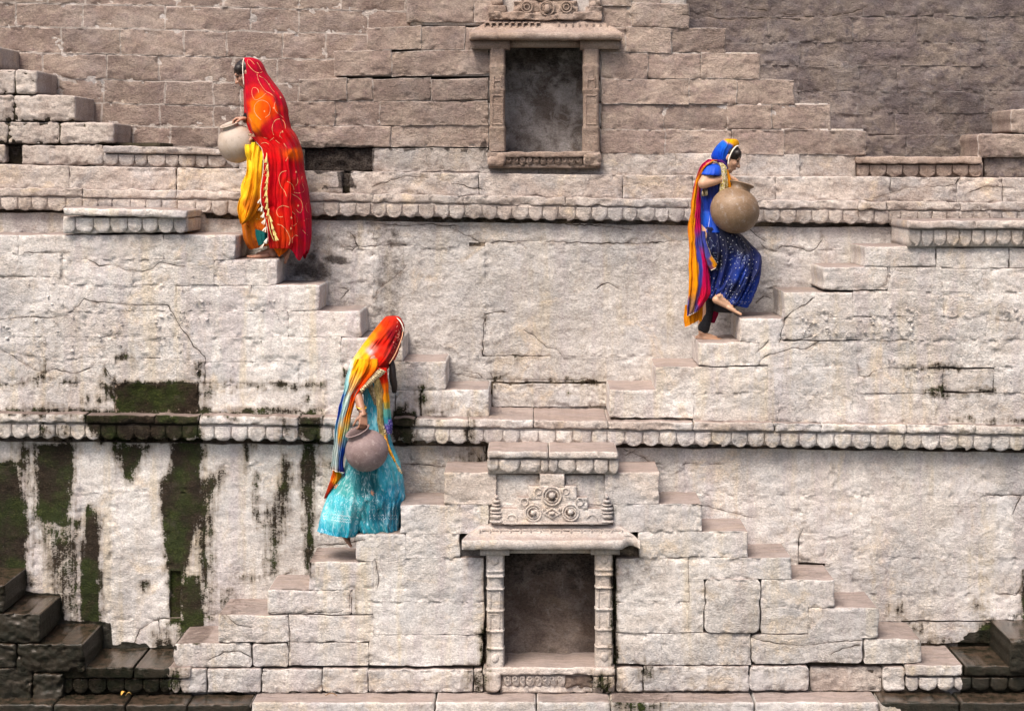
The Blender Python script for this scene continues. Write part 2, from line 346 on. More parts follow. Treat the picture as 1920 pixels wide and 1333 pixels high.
    # relief
    h = s.math('ADD', s.math('MULTIPLY', n2, 1.0), s.math('ADD', s.math('MULTIPLY', n3, .62), s.math('MULTIPLY', n4, .2)))
    h = s.math('ADD', h, s.math('MULTIPLY', fl, .10 + flake * .25))
    h = s.math('ADD', h, s.math('MULTIPLY', str_, .35))
    h = s.math('SUBTRACT', h, s.math('MULTIPLY', cm, .5))
    h = s.math('ADD', h, s.math('MULTIPLY', mm, s.math('MULTIPLY', n3, .5)))
    bp = s.n('ShaderNodeBump'); s.l(s.math('MULTIPLY', s.math('MULTIPLY_ADD', s.ramp(s.noise(pos, 1.1, 4, .6), .38, .62), .55, .45), s.math('SUBTRACT', 1, s.math('MULTIPLY', s.math('MULTIPLY', wn_, s.ramp(nz.outputs[2], .3, .9)), .88))), bp.inputs['Strength']); bp.inputs['Distance'].default_value = .022 * bump
    s.l(h, bp.inputs['Height']); s.l(bp.outputs[0], s.b.inputs['Normal'])
    return s.m

M_BROWN = stone_mat('brown sandstone', (.235, .178, .150), (.325, .258, .212), (.245, .180, .160), light=(.60, .54, .49), mortar_amt=.62, flake=.05, bloom=.12, grey=.25, bump=1.0, rand=.26)
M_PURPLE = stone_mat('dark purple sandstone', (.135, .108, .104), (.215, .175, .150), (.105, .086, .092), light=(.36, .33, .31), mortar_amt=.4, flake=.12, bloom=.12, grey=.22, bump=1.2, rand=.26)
M_LEDGE = stone_mat('weathered buff sandstone', (.43, .36, .315), (.545, .48, .425), (.36, .30, .265), light=(.66, .61, .57), mortar_amt=.35, flake=.3, bump=1.1, rand=.2)
M_PALE = stone_mat('pale limewashed stone', (.56, .51, .465), (.66, .62, .58), (.43, .37, .325), light=(.70, .675, .66), mortar_amt=.2, flake=.35, bump=1.0, streak=0.4, rand=.10)
M_WHITE = stone_mat('white limewashed stone', (.55, .51, .475), (.66, .63, .595), (.48, .43, .395), light=(.72, .70, .69), mortar_amt=.2, flake=.3, bump=.9, streak=0.45, rand=.07)
M_GREY = stone_mat('grey limewashed stone', (.50, .465, .43), (.61, .575, .54), (.38, .335, .295), light=(.64, .62, .60), mortar_amt=.2, flake=.3, bump=1.0, streak=0.3, rand=.12)
M_CARVE = stone_mat('carved buff stone', (.50, .43, .375), (.60, .54, .49), (.44, .37, .32), light=(.66, .62, .58), mortar_amt=.2, flake=.15, bump=.8, rand=.12)
M_CARVEB = stone_mat('carved brown stone', (.26, .19, .15), (.34, .26, .21), (.23, .165, .13), light=(.50, .44, .38), mortar_amt=.2, flake=.1, bump=.8, rand=.12, bloom=.15, grey=.25)
M_NICHE = stone_mat('dark niche stone', (.11, .08, .065), (.23, .18, .15), (.09, .066, .052), bloom=.1, grey=.2, light=(.40, .36, .33), mortar_amt=.2, flake=.2, bump=.9)  # dark brown stone of the lower niche, rosette crescents and broken block
M_NICHEC = stone_mat('dark grey niche stone', (.14, .115, .10), (.36, .335, .32), (.11, .09, .08), bloom=.1, grey=.2, light=(.45, .43, .42), mortar_amt=.2, flake=.3, bump=1.0)
M_MORTAR = stone_mat('lime mortar', (.52, .46, .41), (.62, .56, .52), (.38, .32, .28), bump=1.2, flake=.4)
M_MORTARD = stone_mat('dark joint', (.07, .055, .042), (.14, .11, .09), (.045, .04, .025), bump=1.2)
M_BLACK = stone_mat('black rotted rubble', (.022, .018, .013), (.050, .042, .026), (.085, .068, .05), bump=1.6, bloom=0, grey=0)
M_MORTARP = stone_mat('dark mortar', (.16, .13, .12), (.22, .18, .165), (.12, .09, .085), bump=1.2, bloom=0, grey=.1)

# ------------------------------------------------------------------ stones
SEED = [0]
def lin(p):
    """polyline y(x)"""
    xs = [q[0] for q in p]; ys = [q[1] for q in p]
    return lambda x: np.interp(x, xs, ys)
def fn(v): return v if callable(v) else (lambda x, v=v: np.full(np.shape(x), float(v)))
def stone(parent, x0, x1, yt, yb, d, depth, mat, name='stone', r=2.6, gap=.9, rough=.0045, res=3.2, wob=1.3, cr=4.0,
          tone=.5, edge=1.0, bow=0.0, relief=None, nb=3, crack=True, ext=None, topslope=0, plaster=None, nos='', dark=1.0):
    SEED[0] += 1; sd = SEED[0] * 7
    yt, yb = fn(yt), fn(yb); xm = (x0 + x1) / 2
    w = x1 - x0 - 2 * gap; h0 = float(yb(xm) - yt(xm)) - 2 * gap
    if w < 2 or h0 < 2: return None
    def lines(L):
        rr = min(r, L * .3); k = max(2, int(round((L - 2 * rr) / res)))
        a = [0, .12 * rr, .45 * rr, rr]
        return np.array(a + list(np.linspace(rr, L - rr, k + 1))[1:-1] + [L - v for v in reversed(a)]) / L
    us, vs = lines(w), lines(h0); nu, nv = len(us), len(vs)
    U, V = np.meshgrid(us, vs)
    px = x0 + gap + U * w; T = yt(px) + gap; Bm = yb(px) - gap; py = T + V * (Bm - T)
    ex = np.minimum(U, 1 - U) * w; ey = np.minimum(V, 1 - V) * h0
    if cr > 0:
        R = min(cr, w * .4, h0 * .4); a_ = np.clip(1 - ex / R, 0, 1); b_ = np.clip(1 - ey / R, 0, 1)
        sx = np.where(U < .5, -1, 1); sy = np.where(V < .5, -1, 1)
        px = px + sx * R * (a_ * np.sqrt(1 - b_ ** 2 / 2) - a_); py = py + sy * R * (b_ * np.sqrt(1 - a_ ** 2 / 2) - b_)
    if plaster is not None:
        # the limewash ties neighbouring blocks together: one continuous wavering surface, joints that come and go
        px, py = px + 5.0 * (fbm(px / 45, py / 24, 140, 3) - .5), py + 4.2 * (fbm(px / 42, py / 28, 150, 3) - .5)
    elif wob:
        px = px + wob * 2 * ((vn(py / 13, sd + 0 * py, 1) - .5) * (1 - U) + (vn(py / 13, sd + 5 + 0 * py, 2) - .5) * U) + wob * .8 * (vn(py / 4, px / 50 + sd, 12) - .5)
        py = py + wob * 1.6 * ((vn(px / 19, sd + 0 * px, 3) - .5) * (1 - V) + (vn(px / 19, sd + 5 + 0 * px, 4) - .5) * V) + wob * .8 * (vn(px / 5, py / 50 + sd, 11) - .5)
    k = d / F
    e = np.minimum(ex, ey); rr = max(min(r, w * .3, h0 * .3), .2)
    rl = rr * (.7 + .9 * fbm(px / 9, py / 9, 77, 2))
    jd = 0
    if plaster is not None:
        sd = 0
        jn = ss(.56, .72, fbm(px / 48, py / 30, 160, 3) + (plaster - .5) * .5)
        nose = np.zeros(px.shape)
        if 'L' in nos: nose = np.maximum(nose, ss(16, 8, px - x0))
        if 'R' in nos: nose = np.maximum(nose, ss(16, 8, x1 - px))
        if 'T' in nos: nose = np.maximum(nose, ss(12, 6, ey) * (V < .5))
        rl = rl * np.maximum(.07 + .75 * jn, nose)
        jd = np.exp(-(e / 1.5) ** 2) * jn * (1 - nose)
    q = np.clip(1 - e / rl, 0, 1); prof = rl * (1 - np.sqrt(np.clip(1 - q * q, 0, 1))) * k
    dis = (fbm(px / 26 + sd, py / 17, 21, 4) - .5) * rough * 2.2 + (vn(px / 5.5, py / 4.2, 31) - .5) * rough * .8
    chip = ss(.60, .68, fbm(px / 15 + sd * .3, py / 10, 51, 3)) * ss(14, 2, e) * rough * 1.8
    fl = ss(.5, .53, fbm(px / 33, py / 20, 61, 5, .6)) * rough * .55
    dep = prof + dis + chip + fl - bow * np.sin(np.pi * np.clip(V, 0, 1)) * 1.0
    if relief is not None: dep = dep - relief(px, py)
    if crack: cdist, csd = crack_dist(px, py)
    else: cdist = np.full(px.shape, 40.); csd = cdist
    cr_ = np.zeros(px.shape) + jd * dark; dep = dep + np.maximum(np.exp(-(cdist / 1.8) ** 2), jd * .8) * .006
    dd = d
    X = (px - CX) * dd / F; Z = ZC - (py - CY) * dd / F; Y = dd - 16 + dep
    if topslope: Y = Y + (1 - V) * topslope
    mo, we, st = masks(px, py)
    if ext is not None: mo, we, st = ext(px, py, mo, we, st)
    edg = np.exp(-e / 3.2) * edge
    verts = [np.stack([X, Y, Z], -1).reshape(-1, 3)]
    idx = np.arange(nu * nv).reshape(nv, nu)
    faces = [(idx[j, i], idx[j + 1, i], idx[j + 1, i + 1], idx[j, i + 1]) for j in range(nv - 1) for i in range(nu - 1)]
    # perimeter, counter-clockwise seen from the front starting top-left going down
    per = list(idx[:, 0]) + list(idx[-1, 1:]) + list(idx[-2::-1, -1]) + list(idx[0, -2:0:-1])
    per = np.array(per); base = verts[0][per]; cnt = nu * nv; prev = per
    pa = [np.stack([mo, we, st, np.clip(csd / 24, -.5, .5) + .5], -1).reshape(-1, 4)]
    pb = [np.stack([cr_, edg, np.full(mo.shape, tone), np.exp(-(cdist / 5) ** 2)], -1).reshape(-1, 4)]
    ys = np.linspace(0, 1, nb + 1)[1:] ** 1.3 if nb > 1 else np.array([1.])
    topm = np.zeros(len(per)); topm[:] = 0
    ntop = len(idx[0, -2:0:-1]); topm[len(per) - ntop:] = 1
    steps = [.006] + [.006 + (depth - .006) * t for t in ys]
    for si, t in enumerate(steps):
        v = base.copy(); v[:, 1] += t
        jit = (vn(base[:, 0] * 9 + sd, np.full(len(per), t * 7 + sd), 71) - .5) * (.007 if 0 < si < len(steps) - 1 else 0)
        v[:, 2] += jit * topm; v[:, 0] += jit * (1 - topm)
        verts.append(v)
        A = pa[0][per].copy(); Bq = pb[0][per].copy(); Bq[:, 0] *= (si == 0); Bq[:, 3] = 0; Bq[:, 1] *= .35; pa.append(A); pb.append(Bq)
        new = np.arange(cnt, cnt + len(per)); cnt += len(per); m = len(per)
        for i in range(m):
            j = (i + 1) % m
            faces.append((prev[i], new[i], new[j], prev[j]))
        prev = new
    return mesh_obj(name, np.concatenate(verts), faces, mat, parent, attrs={'pa': np.concatenate(pa), 'pb': np.concatenate(pb)})

def boxes(parent, rects, mat, name='mortar', res=8, rough=.006):
    """recessed bed behind the stones: rects (x0,x1,yt,yb,dfront,dback) joined in one mesh with a gridded face"""
    V = []; Fc = []; PA = []; PB = []; c = 0
    for (x0, x1, yt, yb, d0, d1) in rects:
        yt, yb = fn(yt), fn(yb)
        nu = max(2, int((x1 - x0) / res)); nv = max(2, int((float(yb(x0)) - float(yt(x0))) / res))
        U, Vv = np.meshgrid(np.linspace(0, 1, nu), np.linspace(0, 1, nv))
        px = x0 + U * (x1 - x0); py = yt(px) + Vv * (yb(px) - yt(px))
        Y = d0 - 16 + (fbm(px / 12, py / 12, 91, 3) - .5) * rough * 2
        X = (px - CX) * d0 / F; Z = ZC - (py - CY) * d0 / F
        mo, we, st = masks(px, py); cr_ = 0 * px
        idx = np.arange(nu * nv).reshape(nv, nu) + c
        Fc += [(idx[j, i], idx[j + 1, i], idx[j + 1, i + 1], idx[j, i + 1]) for j in range(nv - 1) for i in range(nu - 1)]
        fr = np.stack([X, Y, Z], -1).reshape(-1, 3); V.append(fr)
        PA.append(np.stack([mo, we, st, 0 * mo], -1).reshape(-1, 4)); PB.append(np.stack([cr_, cr_, cr_ + .5, cr_], -1).reshape(-1, 4)); c += nu * nv
        per = np.array(list(idx[:, 0]) + list(idx[-1, 1:]) + list(idx[-2::-1, -1]) + list(idx[0, -2:0:-1]))
        bk = fr[per - idx[0, 0]].copy(); bk[:, 1] = d1 - 16; V.append(bk)
        PA.append(PA[-1][per - idx[0, 0]]); PB.append(PB[-1][per - idx[0, 0]])
        new = np.arange(c, c + len(per)); c += len(per); m = len(per)
        Fc += [(per[i], new[i], new[(i + 1) % m], per[(i + 1) % m]) for i in range(m)]
    return mesh_obj(name, np.concatenate(V), Fc, mat, parent, attrs={'pa': np.concatenate(PA), 'pb': np.concatenate(PB)})

def petal(parent, x0, x1, yt, yb, d, depth, mat, ptop=.45, bulge=.022, tone=.5, kind=0, broken=0):
    """one carved round-ended leaf of a cornice frieze"""
    SEED[0] += 1; sd = SEED[0] * 3
    us = np.array([-1, -.93, -.8, -.6, -.3, 0, .3, .6, .8, .93, 1.]); vs = np.array([0, .04, .12, .3, .45, .55, .65, .75, .84, .91, .96, 1.])
    U, V = np.meshgrid(us, vs); w = (x1 - x0) / 2; xm = (x0 + x1) / 2
    wid = np.where(V < ptop, 1, np.sqrt(np.clip(1 - ((V - ptop) / (1 - ptop)) ** 2.3, 0.0, 1)) * .98 + .02)
    rnd = random.random
    j = [rnd() for _ in range(4)]
    px = xm + U * w * wid * (.965 + .03 * j[0]); py = yt + V * (yb - yt) * (.96 + .06 * j[1] - .1 * broken * (1 - U) )
    px = px + (vn(py / 5 + sd, px / 9, 3) - .5) * 2.0; py = py + (vn(px / 6 + sd, py / 9, 4) - .5) * 1.8 * V
    rr = np.sqrt((U * .98) ** 2 * 1.0 + np.clip((V - ptop) / (1 - ptop), 0, 1) ** 2 * (1 - U * U) * .9)
    prof = -(bulge * .5 + .006 * random.random()) * np.clip(1 - np.clip(rr, 0, 1) ** 7, 0, 1) ** .6 + V ** 2 * .010
    if kind == 1: prof = prof + .009 * np.exp(-((rr - .66) / .10) ** 2)          # carved inner line
    if kind == 2: prof = prof - .006 * np.exp(-(U / .14) ** 2) * (V > .1)          # midrib
    if kind == 3: prof = prof + .006 * np.exp(-((U - .3) / .1) ** 2) + .006 * np.exp(-((U + .3) / .1) ** 2)
    prof = prof + (vn(px / 4, py / 4, 6) - .5) * .008 + (fbm(px / 9, py / 9, 8, 2) - .5) * .012
    k = d / F; X = (px - CX) * k; Z = ZC - (py - CY) * k; Y = d - 16 + prof
    mo, we, st = masks(px, py); cdist, csd = crack_dist(px, py); c_ = np.exp(-(cdist / 1.3) ** 2)
    nv, nu = U.shape; idx = np.arange(nu * nv).reshape(nv, nu)
    fr = np.stack([X, Y, Z], -1).reshape(-1, 3)
    faces = [(idx[a, b], idx[a + 1, b], idx[a + 1, b + 1], idx[a, b + 1]) for a in range(nv - 1) for b in range(nu - 1)]
    per = np.array(list(idx[:, 0]) + list(idx[-1, 1:]) + list(idx[-2::-1, -1]) + list(idx[0, -2:0:-1]))
    bk = fr[per].copy(); bk[:, 1] = d - 16 + depth; n = nu * nv; m = len(per)
    faces += [(per[i], n + i, n + (i + 1) % m, per[(i + 1) % m]) for i in range(m)]
    PA = np.stack([mo, we, st, 0 * mo], -1).reshape(-1, 4); PB = np.stack([c_, 0 * c_, 0 * c_ + tone, 0 * c_], -1).reshape(-1, 4)
    return mesh_obj('petal', np.concatenate([fr, bk]), faces, mat, parent, attrs={'pa': np.concatenate([PA, PA[per]]), 'pb': np.concatenate([PB, PB[per]])})

def petals(parent, xs, ytf, ybf, d, depth, mat, kinds=(0, 0, 1, 2), tone=.5, skip=(), bulge=.022):
    ytf, ybf = fn(ytf), fn(ybf)
    for i, (a, b) in enumerate(zip(xs[:-1], xs[1:])):
        if i in skip: continue
        xm = (a + b) / 2
        petal(parent, a + .2, b - .2, float(ytf(xm)), float(ybf(xm)), d, depth, mat, kind=random.choice(kinds), tone=tone + random.uniform(-.07, .07), bulge=bulge, broken=random.random() < .08)

def spread(a, b, step, jit=.12):
    n = max(1, int(round((b - a) / step))); v = np.linspace(a, b, n + 1)
    s_ = (b - a) / n
    return [float(q + (random.uniform(-jit, jit) * s_ if 0 < i < n else 0)) for i, q in enumerate(v)]
# ------------------------------------------------------------------ planes (metres from the camera)
dF1, dW1 = 16.0, 16.6          # lowest flights / wall behind them
dL1, dF2, dW2 = 16.45, 16.62, 17.3
dL2, dBand, dF3, dW3 = 17.2, 17.36, 17.45, 18.2
def rects(parent, L, d, depth, mat, **k):
    for q in L:
        kk = dict(k)
        if len(q) > 4: kk.update(q[4])
        m = kk.pop('mat', mat); dd = kk.pop('d', d); dp = kk.pop('depth', depth)
        stone(parent, q[0], q[1], q[2], q[3], dd, dp, m, **kk)
def row(yt, yb, xs, **k):
    return [(a, b, yt, yb, k) for a, b in zip(xs[:-1], xs[1:])]

# water of the tank in front and below (out of the frame, it bounces light)
m = NT('green tank water'); m.b.inputs['Base Color'].default_value = (.03, .045, .03, 1); m.b.inputs['Roughness'].default_value = .12
wv = m.noise(m.n('ShaderNodeNewGeometry').outputs['Position'], 3, 4); bpn = m.n('ShaderNodeBump'); bpn.inputs['Strength'].default_value = .25; m.l(wv, bpn.inputs['Height']); m.l(bpn.outputs[0], m.b.inputs['Normal'])
w_ = mesh_obj('water', [(-60, -60, -.75), (60, -60, -.75), (60, 2.6, -.75), (-60, 2.6, -.75)], [(0, 1, 2, 3)], m.m, smooth=False); w_['kind'] = 'structure'
g_ = mesh_obj('ground', [(-60, -60, -1.5), (60, -60, -1.5), (60, 60, -1.5), (-60, 60, -1.5)], [(0, 1, 2, 3)], M_MORTARD, smooth=False); g_['kind'] = 'structure'

def noses(q, L):
    """which edges of block q stand free (no neighbour in list L)"""
    r_ = ''
    ym = (q[2] + q[3]) / 2; xm = (q[0] + q[1]) / 2
    if not any(abs(o[1] - q[0]) < 6 and o[2] < ym < o[3] for o in L): r_ += 'L'
    if not any(abs(o[0] - q[1]) < 6 and o[2] < ym < o[3] for o in L): r_ += 'R'
    if not any(abs(o[3] - q[2]) < 8 and o[0] < xm < o[1] for o in L): r_ += 'T'
    return r_
# ============================================================== LOWEST TREAD (quay)
T = thing('stone_ledge', 'long wet and dry stone ledge along the very bottom below the lowest stairs', 'ledge', (0, -.3, 0))
dP = 15.72
for a, b in zip([-60, 100, 235, 350, 470, 815, 1005, 1145, 1415, 1650, 1800, 1990][:-1], [-60, 100, 235, 350, 470, 815, 1005, 1145, 1415, 1650, 1800, 1990][1:]):
    left = b <= 470
    stone(T, a, b, (lambda x: 1319 + 0 * x) if left else (lambda x: 1315 + (x - 1100) * .0 + 0 * x), 1385, dP, 1.0, M_PALE if not left else M_LEDGE, name='slab', r=4, cr=6, gap=1.2, nb=6, tone=.42)

# ============================================================== PLINTH under the lowest stairs
T = thing('stone_plinth', 'low course of worn mossy blocks under the lowest staircase', 'plinth', (0, 0, .1))
boxes(T, [(-50, 1980, 1256, 1330, 16.05, 16.7)], M_MORTARD)
PL = [(350, 388, 1252, 1300), (388, 490, 1253, 1299), (490, 604, 1254, 1300, dict(tone=.45)), (604, 690, 1252, 1300), (690, 888, 1254, 1299, dict(tone=.40, rough=.008)), (888, 906, 1253, 1299),
      (1155, 1206, 1250, 1298), (1206, 1405, 1248, 1297, dict(tone=.44)), (1405, 1518, 1248, 1296, dict(cr=9)), (1518, 1655, 1250, 1297, dict(mat=M_LEDGE, tone=.36, rough=.012, d=16.03)), (1655, 1698, 1250, 1296, dict(cr=8))]
rects(T, PL, 15.98, .6, M_PALE, r=3, cr=4, gap=.9, rough=.008, tone=.45)
TC = thing('carved_cornice', 'dark wet carved cornice at the bottom left corner', 'cornice', (-3.2, 0, .2), group='carved petal cornices')
stone(TC, 112, 250, 1250, 1272, 15.95, .65, M_LEDGE, name='slab', tone=.4, nb=5)
stone(TC, 250, 358, 1251, 1272, 15.95, .65, M_LEDGE, name='slab', tone=.45, nb=5)
petals(TC, [116, 137, 166, 200, 234, 268, 300, 322, 338, 357], 1273, lin([(0, 1300), (400, 1298)]), 15.985, .1, M_LEDGE, tone=.45)
TC = thing('carved_cornice', 'half wet carved cornice at the bottom right corner', 'cornice', (3.4, 0, .2), group='carved petal cornices')
stone(TC, 1698, 1808, 1246, 1268, 15.95, .65, M_PALE, name='slab', tone=.45, nb=5)
stone(TC, 1808, 1985, 1248, 1268, 15.95, .65, M_LEDGE, name='slab', tone=.4, nb=5)
petals(TC, [1699, 1722, 1757, 1789, 1822, 1856, 1890, 1924, 1958], 1270, 1295, 15.985, .1, M_PALE, tone=.45, bulge=.03)

# ============================================================== LOWER BACK WALL
T = thing('stone_wall', 'lower back wall, limewashed, streaked with dark green moss at left', 'wall', (0, .7, .5))
boxes(T, [(-60, 1990, 845, 1255, dW1 + .03, dW1 + .3), (-60, 1990, 800, 845, dW1 + .06, dW1 + .3)], M_MORTARD, res=10)
def w1(x): return np.interp(x, [0, 640, 1000, 1500, 1920], [826, 833, 836, 842, 847]) + 2.5 * fbm(np.asarray(x) / 30, 0 * np.asarray(x), 3, 3)
WL = [(-60, 32, w1, 872, dict(tone=.52)), (32, 150, w1, 872), (150, 320, w1, 922), (320, 380, w1, 922), (380, 600, w1, 872), (600, 770, w1, 872, dict(rough=.007)), (770, 910, w1, 872, dict(rough=.009, tone=.45)),
      (-60, 62, 872, 1022), (-60, 62, 1022, 1122), (62, 150, 872, 1168), (150, 206, 922, 1172), (206, 318, 922, 1162), (318, 380, 922, 1070), (206, 300, 1162, 1215), (300, 338, 1158, 1215), (338, 380, 1070, 1215),
      (-60, 206, 1168, 1240), (380, 600, 872, 1074), (380, 520, 1074, 1150), (520, 605, 1074, 1150), (380, 640, 1150, 1220), (600, 760, 872, 928, dict(tone=.45, rough=.008)), (600, 760, 928, 1028), (605, 760, 1028, 1100), (760, 915, 872, 930, dict(rough=.008, tone=.46)),
      (1150, 1285, w1, 885, dict(tone=.44, rough=.009)), (1285, 1560, w1, 929), (1560, 1848, w1, 929), (1848, 1990, w1, 929, dict(tone=.46)), (1150, 1285, 885, 1000), (1285, 1498, 929, 1062), (1498, 1546, 1004, 1056, dict(rough=.009)), (1498, 1600, 929, 1004), (1600, 1990, 929, 1045), (1546, 1600, 1004, 1062),
      (1498, 1552, 1062, 1120, dict(tone=.38)), (1600, 1905, 1045, 1112), (1905, 1990, 1045, 1112), (1552, 1600, 1062, 1112), (1540, 1690, 1112, 1165), (1690, 1875, 1112, 1163), (1875, 1915, 1113, 1163), (1915, 1990, 1112, 1163), (1640, 1845, 1166, 1205, dict(tone=.45)), (1845, 1990, 1166, 1205, dict(tone=.2))]
for q in WL:
    o = q[4] if len(q) > 4 else {}
    smooth = q[0] > 1200 and q[3] < 1120
    kk = dict(r=2.0, gap=.05, cr=.8, rough=.006, edge=.2, wob=.9, nb=1, tone=.53, plaster=random.uniform(-.2, .12) if not smooth else -.4); kk.update(o)
    stone(T, q[0], q[1], q[2], q[3], dW1, .2, M_WHITE if q[0] < 600 else M_GREY if q[0] < 1200 else M_PALE, **kk)

# ============================================================== LOWEST DOUBLE STAIRCASE
TA = thing('double_staircase', 'pale limewashed double staircase rising from both sides to the lowest niche', 'staircase', (0, 0, .3))
AL = [(832, 930, 886, 946, dict(mat=M_CARVE, tone=.55)), (930, 1010, 890, 948, dict(d=16.035)), (1010, 1060, 890, 948, dict(d=16.035)), (1060, 1134, 890, 946, dict(d=16.035)), (1134, 1236, 885, 945, dict(mat=M_CARVE, tone=.54)),
      (750, 862, 946, 1001), (862, 916, 946, 1001), (916, 1150, 946, 1001, dict(d=16.035)), (1150, 1316, 945, 997),
      (666, 762, 1001, 1052, dict(cr=7)), (762, 862, 1001, 1046), (1198, 1402, 997, 1046),
      (579, 700, 1053, 1106), (700, 908, 1046, 1128, dict(tone=.55)), (762, 862, 1046, 1046.5), (1155, 1292, 1046, 1128), (1292, 1485, 1046, 1087),
      (500, 660, 1106, 1151, dict(cr=6)), (660, 700, 1106, 1151), (1292, 1320, 1087, 1186), (1321, 1427, 1086, 1187, dict(cr=12, gap=1.8, tone=.5, d=15.985)), (1428, 1565, 1087, 1139),
      (410, 541, 1153, 1204), (541, 700, 1153, 1204), (700, 908, 1128, 1190, dict(tone=.55)), (1155, 1292, 1128, 1186), (1428, 1515, 1139, 1188), (1515, 1648, 1139, 1196, dict(cr=7)),
      (325, 472, 1205, 1252, dict(cr=8, gap=1.3)), (472, 541, 1205, 1251, dict(cr=8, gap=1.3)), (541, 690, 1205, 1247), (690, 905, 1190, 1248, dict(cr=7, tone=.55)), (1155, 1240, 1187, 1245), (1240, 1408, 1187, 1246), (1408, 1618, 1189, 1244, dict(cr=10, gap=1.6)), (1619, 1729, 1197, 1244, dict(cr=5, gap=1.6))]
for q in AL:
    kk = dict(r=3.0, gap=.1, cr=1.2, rough=.006, edge=.2, wob=1.0, nb=6, tone=.53, plaster=random.uniform(-.1, .42), nos=noses(q, AL)); o = dict(q[4]) if len(q) > 4 else {}
    mt = o.pop('mat', M_WHITE if 560 < q[0] < 930 else M_GREY if q[0] > 1180 else M_PALE); d_ = o.pop('d', dF1); kk.update(o)
    if o.get('gap', 0) > 1 or o.get('cr', 0) > 5: kk['plaster'] = .68; kk['gap'] = min(kk['gap'], .8)
    stone(TA, q[0], q[1], q[2], q[3], d_, .615 - (d_ - dF1), mt, **kk)
def stair_bed(par, rows, d, dw, mat, hole=None):
    R = []
    for (a, b, yt, yb) in rows:
        if hole and yb > hole[2] and yt < hole[3]:
            R += [(a + 3, hole[0], yt + 2, yb, d + .022, dw), (hole[1], b - 3, yt + 2, yb, d + .022, dw)]
        else: R.append((a + 3, b - 3, yt + 2, yb, d + .022, dw))
    boxes(par, R, mat)
stair_bed(TA, [(832, 1236, 888, 946), (750, 1316, 948, 999), (666, 1400, 1001, 1050), (579, 1484, 1053, 1104), (500, 1564, 1106, 1151), (410, 1647, 1153, 1204), (325, 1729, 1205, 1256)], dF1 + .07, dW1, M_MORTARD, hole=(938, 1118, 1037, 1235))

# landing on top of the lowest staircase
TC = thing('carved_landing', 'short projecting landing with big carved petals above the lower niche', 'landing', (.1, 0, 1.95))
stone(TC, 912, 1029, 845, 860, 15.93, .68, M_CARVE, name='slab', r=3, cr=3, nb=5, tone=.6)
stone(TC, 1029, 1161, 846, 861, 15.93, .68, M_CARVE, name='slab', r=3, cr=4, nb=5, tone=.6)
boxes(TC, [(915, 1158, 860, 888, 15.985, 16.6)], M_CARVE, name='frieze_bed')
petals(TC, [913, 936, 975, 1014, 1029, 1046, 1080, 1113, 1141, 1160], 862, lin([(900, 884), (1160, 890)]), 15.975, .03, M_CARVE, kinds=(0, 2, 3), tone=.6, bulge=.035)

# ============================================================== NICHES
def ring_box(x0, x1, y0, y1, d0, d1, rad=0):
    return (x0, x1, y0, y1, d0, d1)
def pillar(parent, x0, x1, segs, d, mat, name='pillar', nx=13):
    """segs: list of (y, half width factor, bulge, roundness) down the shaft"""
    xm = (x0 + x1) / 2; hw = (x1 - x0) / 2; k = d / F
    ys = []; P = []
    for a, b in zip(segs[:-1], segs[1:]):
        n = max(1, int((b[0] - a[0]) / 2.5))
        for i in range(n):
            t = i / n; P.append([a[j] + (b[j] - a[j]) * t for j in range(4)])
    P.append(list(segs[-1]))
    V = []; Fc = []; nrow = nx + 4
    for (y, wf, bl, ro) in P:
        prof = []
        W_ = hw * wf
        prof.append((xm - W_, .10)); 
        for i in range(nx):
            u = -1 + 2 * i / (nx - 1)
            rd = math.sqrt(max(0, 1 - u * u)) * .055
            fl = .055 * min(1, (1 - abs(u)) / .08)
            depth = -(fl * (1 - ro) + rd * ro) * 1 - bl + .055
            prof.append((xm + u * W_, depth + (float(vn(xm + u * 5, y / 4., 5)) - .5) * .007))
        prof.append((xm + W_, .10))
        for (x, dp) in prof: V.append(((x - CX) * k, d - 16 + dp, ZC - (y - CY) * k))
    m_ = nx + 2
    for r_ in range(len(P) - 1):
        for i in range(m_ - 1):
            a = r_ * m_ + i; Fc.append((a, a + m_, a + m_ + 1, a + 1))
    V = np.array(V); px = V[:, 0] / k + CX; py = CY - (V[:, 2] - ZC) / k
    mo, we, st = masks(px, py); z = 0 * mo
    return mesh_obj(name, V, Fc, mat, parent, attrs={'pa': np.stack([mo, we, st, z], -1), 'pb': np.stack([z, z, z + .5, z], -1)})
